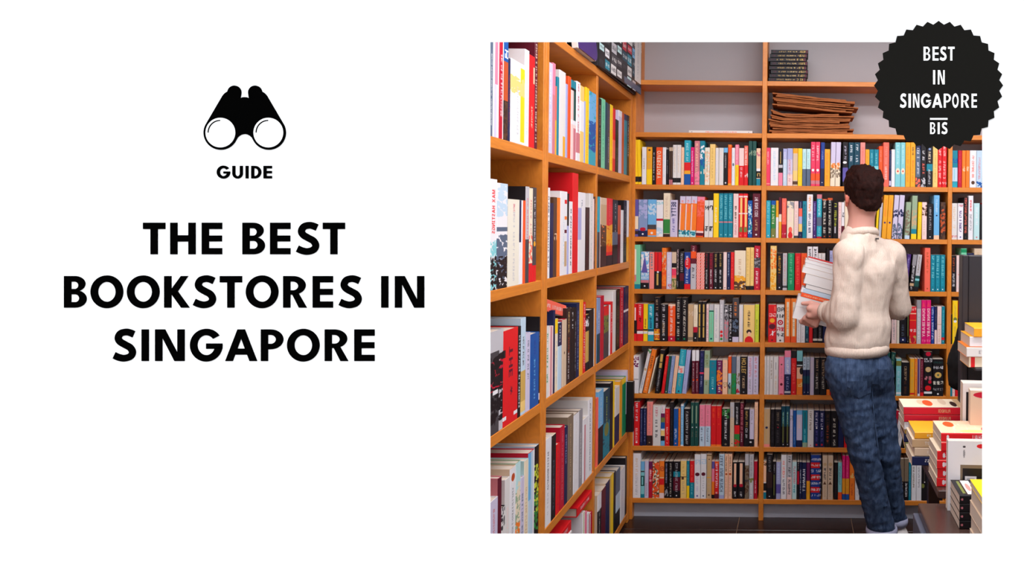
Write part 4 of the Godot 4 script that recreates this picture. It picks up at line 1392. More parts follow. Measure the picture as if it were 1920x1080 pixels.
func materials() -> void:
	colours()
	mat.white_wall = std(Color8(250, 250, 250), 0.9, 0.2)
	mat.ink = std(Color8(4, 4, 4), 1.0, 0.0)
	mat.badge = std(Color8(29, 28, 26), 1.0, 0.0)
	mat.badge_white = std(Color8(250, 250, 250), 0.9, 0.2)
	mat.white_paper = std(Color8(226, 224, 222), 0.9, 0.2)
	mat.paper = std(Color8(206, 190, 174), 0.9, 0.2)  # tone lowered to carry the shade on the page sides
	for w in [["wood", 0.25, false], ["wood_up", 1.0, true]]:
		var m := std(Color(1, 1, 1), 0.38, 0.5)
		m.albedo_texture = grain_texture(Color8(198, 112, 34), Color8(230, 142, 50), 2.4, 11)
		m.uv1_triplanar = true; m.uv1_world_triplanar = true
		m.uv1_scale = Vector3(1.2, 1.2, 1.2)
		mat[w[0]] = m
	# boards run along x or z, uprights along y: the grain is turned by the scale of the map
	mat.wood.uv1_scale = Vector3(0.7, 3.0, 0.7)
	mat.wood_up.uv1_scale = Vector3(3.0, 0.4, 3.0)
	mat.shaded_wood_back = std(Color8(84, 42, 20), 0.5, 0.4)  # wood darkened in its colour to stand in for shade inside the cubbies
	mat.grey_back = std(Color8(176, 170, 172), 0.7, 0.3)
	mat.plinth = std(Color8(178, 180, 190), 0.6, 0.3)
	mat.store_wall = std(Color8(120, 116, 116), 0.9, 0.2)  # walls toned down to cut fill light inside the shelves
	mat.ceiling = std(Color8(120, 118, 116), 0.95, 0.2)  # unseen ceiling, kept dark so that less light bounces back
	var fl := std(Color(1, 1, 1), 0.22, 0.5)
	fl.albedo_texture = grain_texture(Color8(38, 24, 20), Color8(62, 42, 36), 0.5, 23, 256)
	fl.uv1_triplanar = true; fl.uv1_world_triplanar = true; fl.uv1_scale = Vector3(1.5, 1.5, 1.5)
	mat.tile = fl
	mat.grout = std(Color8(150, 118, 96), 0.9, 0.2)
	mat.paving = std(Color8(150, 148, 145), 0.9, 0.2)
	mat.table = std(Color8(70, 50, 44), 0.25, 0.5)
	mat.table_side = std(Color8(82, 84, 98), 0.6, 0.4)
	mat.stand = std(Color8(46, 42, 46), 0.5, 0.4)
	mat.bag = std(Color8(18, 17, 19), 0.8, 0.3)
	mat.silver = std(Color8(190, 188, 190), 0.35, 0.6)
	var kr := std(Color(1, 1, 1), 0.85, 0.2)
	kr.albedo_texture = grain_texture(Color8(140, 78, 44), Color8(176, 108, 66), 3.0, 31, 256)
	kr.uv1_triplanar = true; kr.uv1_scale = Vector3(4, 4, 4)
	mat.kraft = kr
	mat.lamp = std(Color8(255, 248, 235), 0.5)
	mat.lamp.emission_enabled = true; mat.lamp.emission = Color8(255, 240, 220); mat.lamp.emission_energy_multiplier = 1.5
	mat.lamp_frame = std(Color8(230, 230, 230), 0.5)
	var sk := std(Color8(212, 156, 140), 0.5, 0.4)
	sk.subsurf_scatter_enabled = true; sk.subsurf_scatter_strength = 0.12
	mat.skin = sk
	mat.ear = std(Color8(214, 120, 100), 0.5, 0.4)
	var hr := std(Color(1, 1, 1), 0.6, 0.25)
	hr.albedo_texture = grain_texture(Color8(16, 6, 5), Color8(60, 24, 16), 0.8, 41, 256)
	hr.uv1_triplanar = true; hr.uv1_scale = Vector3(9, 5, 9)
	hr.normal_enabled = true; hr.normal_texture = stripe_normals(6, 256, 4.0, 26.0); hr.normal_scale = 1.0
	mat.hair = hr
	var sw := std(Color(1, 1, 1), 0.95, 0.2)
	sw.albedo_texture = grain_texture(Color8(206, 184, 168), Color8(226, 207, 192), 1.0, 47, 256)
	sw.uv1_triplanar = true; sw.uv1_scale = Vector3(5.5, 5.5, 5.5)
	sw.normal_enabled = true; sw.normal_texture = stripe_normals(8, 256, 4.0, 3.0); sw.normal_scale = 0.4
	mat.knit = sw
	var jn := std(Color(1, 1, 1), 0.9, 0.2)
	var n := FastNoiseLite.new(); n.seed = 3; n.frequency = 0.012; n.fractal_octaves = 5
	var im := Image.create(512, 512, false, Image.FORMAT_RGB8)
	for y in 512: for x in 512:
		var v := clampf(n.get_noise_2d(x * 2.2, y * 1.1) * 0.45 + 0.44, 0, 1)
		v = clampf(v + (0.06 if (x + y * 2) % 4 < 2 else -0.04), 0, 1)
		im.set_pixel(x, y, Color8(24, 36, 58).lerp(Color8(98, 116, 146), v))
	jn.albedo_texture = ImageTexture.create_from_image(im)
	jn.uv1_triplanar = true; jn.uv1_scale = Vector3(3.2, 3.2, 3.2)
	jn.normal_enabled = true; jn.normal_texture = stripe_normals(4, 256, 2.0, 1.0); jn.normal_scale = 0.4
	mat.denim = jn
	mat.denim_inside = std(Color8(150, 150, 172), 0.9, 0.2)
	mat.thread = std(Color8(150, 118, 80), 0.8)
	mat.canvas = std(Color8(212, 204, 200), 0.8, 0.3)
	mat.rubber = std(Color8(225, 220, 215), 0.7, 0.3)

# ------------------------------------------------------------------ the room
func room() -> void:
	# floor: dark tiles with narrow joints, each tile a piece
	var fl := part("floor", box_mesh(Vector3(-1.35, -0.08, -4.1), Vector3(3.1, -0.004, -1.246)), mat.grout, self)
	tag(fl, "dark brown polished tile floor with thin pale joints", "", "", "structure")
	var tw := 0.572
	var tile := box_mesh(Vector3(-tw / 2 + 0.0018, -0.012, -tw / 2 + 0.0018), Vector3(tw / 2 - 0.0018, 0, tw / 2 - 0.0018), 0.0012)
	for i in 8: for j in 5:
		part("tile", tile, mat.tile, fl, Vector3(-1.05 - 0.04 + tw * (i + 0.5) - 0.35, 0, -3.9 + 0.03 + tw * j))
	var pv := part("paving", box_mesh(Vector3(-5, -0.1, -1.19), Vector3(5, -0.002, 4)), mat.paving, self)
	tag(pv, "pale paving in front of the shop", "", "", "structure")
	var ce := part("ceiling", box_mesh(Vector3(-1.35, 2.86, -4.1), Vector3(3.1, 2.98, -1.246)), mat.ceiling, self)
	tag(ce, "grey shop ceiling, toned down to cut bounced light", "", "", "structure")
	for w in [["wall_left", Vector3(-1.35, -0.05, -4.1), Vector3(-1.21, 2.9, -1.246)], ["wall_right", Vector3(3.0, -0.05, -4.1), Vector3(3.14, 2.9, -1.246)], ["wall_back", Vector3(-1.35, -0.05, -4.1), Vector3(3.1, 2.9, -3.93)]]:
		var o := part(w[0], box_mesh(w[1], w[2]), mat.store_wall, self)
		tag(o, "plain mid grey shop wall behind the bookcases, toned down to cut bounced light", "", "", "structure")
	for l in [[-0.05, -1.9, 1.55, "nearest the side bookcases, front row"], [1.15, -1.9, 1.55, "in the middle of the front row"], [2.35, -2.4, 0.9, "nearest the right wall"], [-0.05, -2.7, 0.7, "over the corner of the bookcases"], [1.15, -2.7, 0.7, "over the middle of the back bookcase"]]:
		var t := base("ceiling_lamp", Vector3(l[0], 2.86, l[1]))
		tag(t, "flat white ceiling panel lamp " + l[3], "lamp", "ceiling panel lamps")
		part("frame", box_mesh(Vector3(-0.56, -0.03, -0.16), Vector3(0.56, 0.0, 0.16), 0.004), mat.lamp_frame, t)
		part("diffuser", box_mesh(Vector3(-0.54, -0.034, -0.14), Vector3(0.54, -0.028, 0.14)), mat.lamp, t)
		var a := AreaLight3D.new()
		a.name = "lamp_light"
		a.area_size = Vector2(1.08, 0.28)
		a.light_energy = l[2] * LAMP
		a.light_color = Color8(244, 247, 255)
		a.shadow_enabled = true
		a.area_range = 12.0
		a.position = Vector3(0, -0.045, 0)
		a.rotation.x = -PI / 2
		t.add_child(a)

const LAMP := 1.62

func back_bookcase() -> void:
	var zf := -BACK_D
	var zb := zf - 0.2
	var t := base("bookcase", Vector3(0.35, 0, zf))
	tag(t, "wide orange wooden bookcase across the back wall, its top two shelves nearly empty", "bookcase")
	var o := -t.position
	var xs := []
	for e in [[1183.0, 1189.0], [1426.0, 1435.6], [1775.6, 1783.6], [2010.0, 2018.0]]:
		xs.append([P(e[0], 560, BACK_D).x, P(e[1], 560, BACK_D).x])
	xs[1] = [P(1425.8, 560, BACK_D).x - 0.0, P(1434.8, 560, BACK_D).x]
	for i in xs.size():
		var x = xs[i]
		part("upright", box_mesh(Vector3(x[0], 0, zb) + o, Vector3(x[1], 2.55, zf) + o, 0.0015), mat.wood_up, t)
	for b in 3:
		for k in range(-2, 7):
			var y := EYE - (348.6 + 98.1 * k - 422) / 370.0
			part("shelf_board", box_mesh(Vector3(xs[b][1], y - 0.024, zb + 0.004) + o, Vector3(xs[b + 1][0], y, zf - 0.002) + o, 0.0012), mat.wood, t)
		part("back_panel", box_mesh(Vector3(xs[b][1], 0.08, zb - 0.012) + o, Vector3(xs[b + 1][0], 2.54, zb + 0.003) + o), mat.grey_back, t)
		part("plinth", box_mesh(Vector3(xs[b][1], 0, zf - 0.06) + o, Vector3(xs[b + 1][0], 0.083, zf - 0.045) + o), mat.plinth, t)

func side_bookcases() -> void:
	var k := SIDE_X * F * -1.0
	var depth := func(px: float) -> float: return k / (CX - px)
	var ys := [2.15, 1.737, 1.31, 0.904, 0.463, 0.05]
	var xb := SIDE_X - 0.32
	for u in [[[2.432, 2.462], [3.05, 3.076], [3.655, 3.695], "orange wooden side bookcase reaching the back wall, dark printed box on its top"], [[1.25, 1.28], [1.83, 1.856], [2.41, 2.431], "orange wooden side bookcase nearest the opening, its left end cut off"]]:
		var mid: float = (u[0][0] + u[2][1]) / 2
		var t := base("side_bookcase", Vector3(SIDE_X, 0, -mid))
		tag(t, u[3], "bookcase")
		var o := -t.position
		for i in 3:
			var top: float = 2.15 if i != 1 else 2.12
			part("upright" if i != 1 else "divider", box_mesh(Vector3(xb, 0, -u[i][1]) + o, Vector3(SIDE_X if i != 1 else SIDE_X - 0.004, top, -u[i][0]) + o, 0.0015), mat.wood_up, t)
		for y in ys:
			if y > 2.1:
				part("top_board", box_mesh(Vector3(xb, y - 0.032, -u[2][0] - (0.04 if false else 0.0)) + o, Vector3(SIDE_X, y, -u[0][1]) + o, 0.0015), mat.wood, t)
				continue
			for b in 2:
				part("shelf_board", box_mesh(Vector3(xb + 0.01, y - 0.032, -u[b + 1][0]) + o, Vector3(SIDE_X - 0.002, y, -u[b][1]) + o, 0.0015), mat.wood, t)
		part("back_panel", box_mesh(Vector3(xb - 0.012, 0.02, -u[2][1]) + o, Vector3(xb, 2.14, -u[0][0]) + o), mat.shaded_wood_back, t)

# ------------------------------------------------------------------ loose books, bags, table, stand
func lying(t: float, h: float, d: float, base_col: String, cover_col: String, mods: Array, label: String, group: String, at: Vector3, yaw := 0.0, art := "", hard := false, called := "book") -> Node3D:
	# a book lying flat: spine towards +z before it is turned, head at +x, `at` = centre of the spine's bottom edge
	var o := build_book(called, t, h, d, base_col, cover_col, PackedStringArray(mods), hard, art)
	var turn := Basis(Vector3.UP, deg_to_rad(yaw)) * Basis(Vector3(0, 0, 1), -PI / 2)
	o.transform = Transform3D(turn, at + Basis(Vector3.UP, deg_to_rad(yaw)) * Vector3(-h / 2, t / 2, 0))
	tag(o, label, "book", group)
	return o

func standing(t: float, h: float, d: float, base_col: String, cover_col: String, mods: Array, label: String, group: String, at: Vector3, yaw := 0.0, lean := 0.0, art := "", hard := false) -> Node3D:
	var o := build_book("book", t, h, d, base_col, cover_col, PackedStringArray(mods), hard, art)
	o.transform = Transform3D(Basis(Vector3.UP, deg_to_rad(yaw)) * Basis(Vector3(0, 0, 1), deg_to_rad(lean)), at)
	tag(o, label, "book", group)
	return o

func top_shelf_things() -> void:
	# eight black books lying on the top shelf of the middle bay
	var y2 := EYE - (348.6 - 196.2 - 422) / 370.0
	var y1 := EYE - (348.6 - 98.1 - 422) / 370.0
	var nth := ["lowest", "second lowest", "third lowest", "fourth lowest", "fourth highest", "third highest", "second highest", "topmost"]
	for i in 8:
		var p := P(1478 + (i * 37) % 5 - 2, 150, BACK_D)
		lying(0.0199, 0.19, 0.13, "black", "black", ["v .1 .9 .02 .06 maroon", "T .07 .26 gold *", "v 0 1 .27 .28 maroon", "t .3 .56 pale_gold *", "t .6 .8 gold *", "t .85 .95 maroon *"], "black paperback with gold lettering lying flat, %s of the stack on the top shelf" % nth[i], "stack of black books on the top shelf", Vector3(p.x, y2 + 0.0204 * i, -BACK_D - 0.012 - (i * 13 % 4) * 0.002))
	var p0 := P(1350, 247, BACK_D)
	lying(0.0155, 0.326, 0.17, "off_white", "white", ["t .25 .75 coral *", "o .06 dark_grey .4", "o .95 dark_grey .4"], "large white book with coral lettering lying alone on the second shelf", "", Vector3(p0.x, y1, -BACK_D - 0.03), 0, "", true)
	# flat brown paper bags, two bundles on the second shelf
	var order := ["lowest", "second", "third", "fourth", "fifth", "sixth", "seventh", "eighth", "ninth", "tenth", "eleventh"]
	for k in 2:
		var n := 11 if k == 0 else 9
		for i in n:
			var st := begin()
			var len := 0.415 if k == 0 else 0.425
			var thick := 0.0088 if k == 0 else 0.0072
			var ph := rng.randf() * TAU
			var jx := rng.randf_range(-0.014, 0.014)
			var cut := rng.randf_range(0.0, 0.07) if i > 5 or k == 1 else rng.randf_range(0.0, 0.02)
			var cols := 12
			var line := []
			for c in cols + 1:
				var u := c / float(cols)
				var sag := sin(u * 7.0 + ph) * 0.0012 + sin(u * 15.0 + ph * 2) * 0.0006
				var fan := (u - 0.5) * (0.0 if k == 0 else -0.034) + (0.0 if k == 0 else 0.018)
				if k == 0: fan += maxf(0.0, 0.18 - u) * i * 0.011
				line.append(Vector2(-len / 2 + jx + u * (len - cut), i * (thick + 0.0006) + sag + fan))
			for c in cols:
				var a: Vector2 = line[c]; var b: Vector2 = line[c + 1]
				var e := Vector2(0, thick * (0.75 if c % 3 else 0.95))
				var f := Vector2(0, thick * (0.75 if (c + 1) % 3 else 0.95))
				var z0 := -0.005 - 0.004 * (i % 3); var z1 := -0.16
				quad(st, Vector3(a.x, a.y + e.y, z0), Vector3(b.x, b.y + f.y, z0), Vector3(b.x, b.y, z0), Vector3(a.x, a.y, z0))
				quad(st, Vector3(b.x, b.y + f.y, z1), Vector3(a.x, a.y + e.y, z1), Vector3(a.x, a.y, z1), Vector3(b.x, b.y, z1))
				quad(st, Vector3(a.x, a.y + e.y, z1), Vector3(b.x, b.y + f.y, z1), Vector3(b.x, b.y + f.y, z0), Vector3(a.x, a.y + e.y, z0))
				quad(st, Vector3(a.x, a.y, z0), Vector3(b.x, b.y, z0), Vector3(b.x, b.y, z1), Vector3(a.x, a.y, z1))
				if c == 0: quad(st, Vector3(a.x, a.y + e.y, z1), Vector3(a.x, a.y + e.y, z0), Vector3(a.x, a.y, z0), Vector3(a.x, a.y, z1))
				if c == cols - 1: quad(st, Vector3(b.x, b.y + f.y, z0), Vector3(b.x, b.y + f.y, z1), Vector3(b.x, b.y, z1), Vector3(b.x, b.y, z0))
			var q := P(1521 if k == 0 else 1531, 250, BACK_D)
			var o := part("paper_bag", st.commit(), mat.kraft, self, Vector3(q.x, y1 + 0.002 + (0.0 if k == 0 else 0.105), -BACK_D - 0.012))
			tag(o, "flat brown paper bag, %s from the bottom of the %s bundle" % [order[i], "lower" if k == 0 else "upper tilted"], "paper bag", "bundles of brown paper bags")

func side_top_things() -> void:
	# on top of the side bookcase: two white books, a purple book with round corners, a printed box
	var y := 2.151
	var dz := func(px: float) -> float: return -SIDE_X * F / (CX - px)
	standing(0.075, 0.26, 0.2, "off_white", "white", ["v .3 .34 0 1 light_grey", "v .6 .64 0 1 light_grey"], "off-white hardback standing left of the purple book on the side bookcase", "", Vector3(SIDE_X - 0.03, y, -2.62), 90, 0, "", true)
	standing(0.03, 0.25, 0.2, "orange", "orange", ["v .7 1 0 1 cream"], "orange-spined hardback between the off-white and purple books atop the side bookcase", "", Vector3(SIDE_X - 0.02, y, -2.69), 90, 0, "", true)
	var t := base("purple_book", Vector3(SIDE_X + 0.015, y, -2.86))
	tag(t, "purple book with round corners and white edges displayed atop the side bookcase", "book")
	var lean := Basis(Vector3(0, 0, 1), deg_to_rad(6)) * Basis(Vector3.UP, PI / 2)
	for layer in [["cover", 0.125, 0.24, 0.0, 0.004, "purple"], ["pages", 0.135, 0.25, -0.022, -0.001, "white"]]:
		var st := begin()
		var w: float = layer[1]; var h: float = layer[2]
		var pts := PackedVector2Array()
		pts.append_array(arc(Vector2(w - 0.045, 0.045), 0.045, 0.045, -90, 0, 8))
		pts.append_array(arc(Vector2(w - 0.045, h - 0.045), 0.045, 0.045, 0, 90, 8))
		pts.append(Vector2(-w, h)); pts.append(Vector2(-w, 0))
		prism(st, pts, layer[3], layer[4])
		var o := part(layer[0], st.commit(), std(hue(layer[5]), 0.4) if layer[0] == "cover" else mat.rubber, t)
		o.basis = lean
		o.position = Vector3(0, 0.004, 0)
	# the big printed box: patches and blocks of print on black
	var im := Image.create(720, 520, false, Image.FORMAT_RGB8)
	im.fill(hue("black"))
	var r := RandomNumberGenerator.new(); r.seed = 77
	var tones := ["dark_teal", "off_white", "teal", "off_white", "sky", "crimson", "white", "light_grey", "dark_grey", "pale_aqua", "gold", "black"]
	for cx in 8: for cy in 9:
		var rr := Rect2i(cx * 90 + r.randi() % 12, cy * 58 + r.randi() % 8, 62 + r.randi() % 26, 30 + r.randi() % 26)
		var cn: String = tones[r.randi() % tones.size()]
		im.fill_rect(rr, hue(cn))
		rng.seed = cx * 9 + cy
		set_text(im, Rect2i(rr.position + Vector2i(6, 6), rr.size - Vector2i(12, 12)), hue("off_white" if cn in ["dark_teal", "teal", "crimson", "dark_grey", "dark_brown", "rust"] else "dark_grey"), "*", true, 0.5)
	for b in [[400, 480, 320, 34, "slate"]]:
		im.fill_rect(Rect2i(b[0], b[1], b[2], b[3]), hue(b[4]))
	im.fill_rect(Rect2i(590, 130, 125, 330), hue("off_white"))
	set_text(im, Rect2i(600, 140, 105, 300), hue("slate"), "*", false, 0.3)
	var m := std(Color(1, 1, 1), 0.35, 0.4)
	m.albedo_texture = ImageTexture.create_from_image(im)
	var bx := base("display_box", Vector3(SIDE_X + 0.012, y, -3.36))
	tag(bx, "black box printed with coloured covers standing on the side bookcase by the corner", "box")
	var st := begin()
	var w := 0.345
	quad(st, Vector3(0, 0.46, w), Vector3(0.025, 0.46, -w), Vector3(0.025, 0.0, -w), Vector3(0, 0.0, w))
	part("front_panel", st.commit(), m, bx)
	st = begin()
	add_box(st, Vector3(-0.2, 0.0, -w), Vector3(-0.002, 0.458, w), 0.002)
	part("carton", st.commit(), mat.stand, bx)

func table_things() -> void:
	var g := "stacks of books on the tables"
	# a low dark table, and a second one behind it
	var t := base("display_table", Vector3(0.85, 0, -1.78))
	tag(t, "low dark brown display table in the lower right corner, piled with books", "table")
	part("tabletop", box_mesh(Vector3(0.355 - 0.85, 0.655, -0.37), Vector3(0.75, 0.685, 0.4), 0.003), mat.table, t)
	part("side_panel", box_mesh(Vector3(0.355 - 0.85 - 0.014, 0, -0.372), Vector3(0.355 - 0.85 + 0.02, 0.655, 0.39), 0.002), mat.table_side, t)
	part("end_panel", box_mesh(Vector3(0.355 - 0.85 + 0.02, 0, -0.35), Vector3(0.75, 0.655, -0.33), 0.002), mat.table_side, t)
	part("front_panel", box_mesh(Vector3(0.355 - 0.85 + 0.02, 0, 0.35), Vector3(0.75, 0.655, 0.37), 0.002), mat.table_side, t)
	var rt := base("back_table", Vector3(0.9, 0, -2.45))
	tag(rt, "dark table behind the low one, carrying the red and the white book stacks", "table")
	part("tabletop", box_mesh(Vector3(0.418 - 0.9, 0.69, -0.27), Vector3(0.7, 0.715, 0.28), 0.003), mat.table, rt)
	for q in [[0.5, -0.24], [0.5, 0.24], [1.55, -0.24], [1.55, 0.24]]:
		part("leg", box_mesh(Vector3(q[0] - 0.02 - 0.9, 0, q[1] - 0.02), Vector3(q[0] + 0.02 - 0.9, 0.69, q[1] + 0.02), 0.002), mat.table, rt)
	# far stack: two red books with one title on top of four others
	var y := 0.7155
	var far := [["olive", 0.026, "yellow", "olive paperback with a yellow cover, lowest of the far stack on the back table"], ["navy", 0.028, "navy", "dark navy paperback second from the bottom of the far stack"], ["yellow", 0.018, "yellow", "bright yellow paperback in the middle of the far stack"], ["white", 0.027, "white", "white paperback right under the two red books of the far stack"]]
	for i in far.size():
		var f: Array = far[i]
		lying(f[1], 0.2, 0.125, f[0], f[2], ["t .1 .8 off_white *"], f[3], g, Vector3(0.476 - 0.005 * (i % 2), y, -2.553 - 0.004 * (i % 3)), -4.0 + 2 * i)
		y += f[1] + 0.0006
	for i in 2:
		lying(0.0258, 0.213, 0.125, "crimson", "cream", ["T .24 .45 tan PLUNDER", "v 0 .04 0 1 maroon"], "red-spined paperback with pale lettering lying %s the far stack beside the person" % ("second on" if i == 0 else "on top of"), g, Vector3(0.4755 - 0.002 * i, y, -2.545), 0, "b 0 .1 tan|e .4 .66 .3 .07 peach|e .5 .56 .35 .08 hot_orange|e .3 .3 .4 .06 beige|e .6 .14 .3 .05 dark_brown")
		y += 0.0262
	# between: a stack whose page sides face left
	y = 0.7155
	var mid := [["navy", 0.03], ["beige", 0.028], ["tan", 0.028], ["golden", 0.022]]
	for i in mid.size():
		lying(mid[i][1], 0.2, 0.14, mid[i][0], "golden" if i == 3 else "cream", ["t .1 .8 off_white *"], "%s paperback %s between the far and the middle stack, page edges facing left" % [word(mid[i][0]), ["lowest", "second", "third", "topmost"][i]], g, Vector3(0.474 + 0.008 * (i % 2), y, -2.392), 0.0)
		y += mid[i][1] + 0.0006
	# middle stack: red spines under a map cover
	y = 0.7155
	for i in 6:
		var th := 0.0265
		var top := i == 5
		lying(th, 0.205, 0.14, "red", "cream", ["T .8 .93 white *" if not top else "T .13 .56 white TIM_MARSHALL", "e .5 .9 .3 .02 white"], ["lowest", "second", "third", "fourth", "fifth"][i] + " red-spined paperback from the bottom of the stack under the map cover" if not top else "red-spined paperback with a red and cream map cover topping the middle stack", "red books of the middle stack", Vector3(0.5335 + [-0.012, -0.01, -0.012, -0.011, 0.0, 0.0][i], y, -2.2 + [0.0, 0.0, 0.002, 0.0, 0.004, 0.0][i]), 0, "m 0 1 peach|e .3 .8 .22 .08 hot_orange|e .75 .22 .3 .14 red|e .9 .1 .2 .1 red|e .5 .2 .25 .05 coral|e .85 .5 .1 .2 pale_gold" if top else "")
		y += th + 0.0006
	# white book standing with its back cover to us
	standing(0.024, 0.2, 0.135, "white", "white", ["t .1 .8 rose *"], "white book standing upright with a grey picture and a barcode label on its back", "", Vector3(0.565, 0.6856, -2.1), 88, 0, "v .28 1 .34 1 taupe|v .33 1 .39 1 black|v .74 1 .39 1 slate|v .38 .62 .5 .85 white|v .42 .58 .53 .62 light_grey|v .44 .46 .66 .82 dark_grey|v .48 .49 .66 .82 dark_grey|v .51 .53 .66 .82 dark_grey|v .55 .56 .66 .82 dark_grey|e .72 .07 .1 .03 red|e .86 .1 .08 .04 red|e .8 .03 .06 .05 red|e .35 .08 .03 .015 dark_grey|e .35 .18 .02 .06 grey")
	# four black books with pink dots
	y = 0.6856
	for i in 4:
		lying(0.0226, 0.2, 0.12, "black", "black", ["o .965 rose .45", "t .1 .7 grey *"], ["lowest", "second lowest", "second highest", "topmost"][i] + " black-spined book with a pink dot in the near stack on the low table", "black-spined books with pink dots", Vector3(0.5365, y, -1.965), 0, "v 0 1 .8 .9 dark_brown|v .1 .9 .9 .94 olive|v .05 .95 .76 .88 off_white|e .5 .82 .25 .03 salmon|e .5 .55 .4 .16 yellow" if i == 3 else "")
		y += 0.0229
	# nearest: white books under a yellow one
	y = 0.6856
	for i in 5:
		var nb: Array = [["off_white", 0.036], ["off_white", 0.036], ["off_white", 0.036], ["off_white", 0.036], ["yellow", 0.016]][i]
		lying(nb[1], 0.19, 0.13, nb[0], "yellow" if i == 4 else "beige", ["t .1 .8 grey *"], ["lowest off-white book of the nearest stack at the photo's right edge", "second off-white book from the bottom of the nearest stack, right edge", "third off-white book from the bottom of the nearest stack, right edge", "fourth off-white book of the nearest stack, right under the yellow one", "thin yellow book topping the nearest stack at the right edge"][i], "nearest stack on the low table", Vector3(0.54 + 0.003 * (i % 2), y, -1.755), 0)
		y += nb[1] + 0.0006
	# black display stand with a few books on its ledge
	var s := base("display_stand", Vector3(0.78, 0.715, -2.63))
	tag(s, "tall black display stand with a flat front at the right edge", "stand")
	part("board", box_mesh(Vector3(-0.178, 0.001, -0.02), Vector3(0.4, 0.683, 0.02), 0.004), mat.stand, s)
	part("side_rail", box_mesh(Vector3(-0.2, 0.001, -0.03), Vector3(-0.178, 0.683, 0.03), 0.003), mat.stand, s)
	part("ledge", box_mesh(Vector3(-0.19, 0.302, 0.021), Vector3(0.4, 0.312, 0.19), 0.002), mat.stand, s)
	y = 1.0275
	for i in 4:
		var bb: Array = [["cream", 0.036], ["off_white", 0.032], ["white", 0.034], ["golden", 0.03]][i]
		lying(bb[1], 0.19, 0.14, bb[0], "golden" if i != 1 else "orange", ["b .9 .97 red" if i == 0 else "t .1 .8 grey *"], ["cream book with a red mark, lowest on the black stand's ledge", "off-white book second on the black stand's ledge", "white book third on the black stand's ledge", "golden-edged book topping the pile on the black stand's ledge"][i], "books on the black stand's ledge", Vector3(0.662 + [0.004, -0.006, 0.006, 0.018][i], y, -2.45 + 0.008 * (i % 2)), 0)
		y += bb[1] + 0.0006
	# two tall books standing in front of the stand
	standing(0.05, 0.28, 0.2, "beige", "off_white", ["t .1 .8 rose *"], "cream book standing left of the stand, black and red marks on its cover", "", Vector3(0.73, 0.716, -2.36), 86, 0, "v .4 .52 .42 .5 black|v .44 .52 .44 .48 off_white|e .6 .4 .03 .02 crimson|e .45 .58 .05 .02 crimson|v .06 .1 .1 .5 black|v .5 .53 .7 .82 black|e .85 .8 .06 .04 plum")
	standing(0.04, 0.27, 0.2, "beige", "beige", ["t .1 .8 rose *"], "beige book standing at the photo's right edge, in front of the cream one", "", Vector3(0.74, 0.716, -2.29), 84, 0, "e .3 .05 .25 .04 crimson")
	# black cloth bag hanging on the stand
	var bones := [[Vector3(0.0, 0.27, 0.0), Vector3(-0.012, 0.1, 0.0), 0.016, 0.034], [Vector3(-0.012, 0.1, 0), Vector3(-0.02, 0.03, 0), 0.034, 0.036]]
	var bag := base("cloth_bag", P(1806, 728, 2.74))
	tag(bag, "black cloth bag with a silver tag hanging left of the black stand", "bag")
	part("body", blob(bones, 0.008, 0.02, Vector3(1, 1, 0.6), 0.006, 30.0), mat.bag, bag)
	var st := begin()
	add_box(st, Vector3(-0.012, 0, 0), Vector3(0.012, 0.045, 0.003), 0.001)
	var tg := part("tag", st.commit(), mat.silver, bag, Vector3(-0.01, 0.12, 0.026))
	tg.rotation.z = -0.5
	part("hook", box_mesh(Vector3(-0.006, 0.26, -0.012), Vector3(0.006, 0.3, 0.012), 0.002), mat.bag, bag)

func side_loose() -> void:
	# a book lying across the tops of the row in the side bookcase, and red books lying on the lowest shelf
	var k := -SIDE_X * F
	var o := standing(0.042, 0.26, 0.21, "coral", "grey", ["t .1 .9 off_white *"], "grey and coral book lying slantwise across the tops of the third row, side bookcase", "", Vector3.ZERO, 0, 0, "", true)
	# height runs along z (into depth), spine faces the aisle
	o.transform = Transform3D(Basis(Vector3(0, 0, 1), Vector3(0, 0, 1), Vector3(1, 0, 0)), Vector3.ZERO)
	var ax_h := Vector3(0, -0.22, -1).normalized()
	var ax_d := Vector3(1, 0, 0)
	var ax_t := ax_h.cross(ax_d)
	o.transform = Transform3D(Basis(ax_t, ax_h, ax_d), Vector3(SIDE_X - 0.02, 1.226, -2.47))
	var place := ["lowest", "second", "third", "fourth", "fifth", "sixth", "seventh", "topmost"]
	for i in 8:
		var red: bool = i != 3 and i != 6
		var q := standing(0.0385, 0.2, 0.2, "red" if red else "off_white", "red" if red else "white", ["t .2 .8 white *" if red else "t .2 .8 rose *"], "%s of eight %s books lying flat on the side bookcase's bottom shelf" % [place[i], "red" if red else "red and white"], "red books lying on the bottom side shelf", Vector3.ZERO, 0, 0, "e .5 .5 .3 .1 white|e .4 .3 .2 .05 black" if i == 7 else "", true)
		q.transform = Transform3D(Basis(Vector3(0, -1, 0), Vector3(0, 0, -1), Vector3(1, 0, 0)), Vector3(SIDE_X - 0.012 - 0.004 * (i % 3), 0.0705 + 0.0389 * i, -2.595 - 0.003 * (i % 2)))
	var q2 := standing(0.036, 0.2, 0.22, "red", "red", ["t .2 .8 white *"], "thick red book with black lettering lying across slim books, side bookcase's bottom shelf", "", Vector3.ZERO, 0, 0, "t .15 .8 black *", true)
	q2.transform = Transform3D(Basis(Vector3(0, -1, 0), Vector3(0, 0, -1), Vector3(1, 0, 0)), Vector3(SIDE_X - 0.006, 0.372, -2.84))
	# the black book that sticks out beyond the corner post
	standing(0.03, 0.25, 0.13, "black", "black", ["T .5 .75 white *"], "black book jutting out past the corner post on the fourth side shelf", "", Vector3(SIDE_X + 0.03, 0.464, -3.64), 90, 0, "", true)

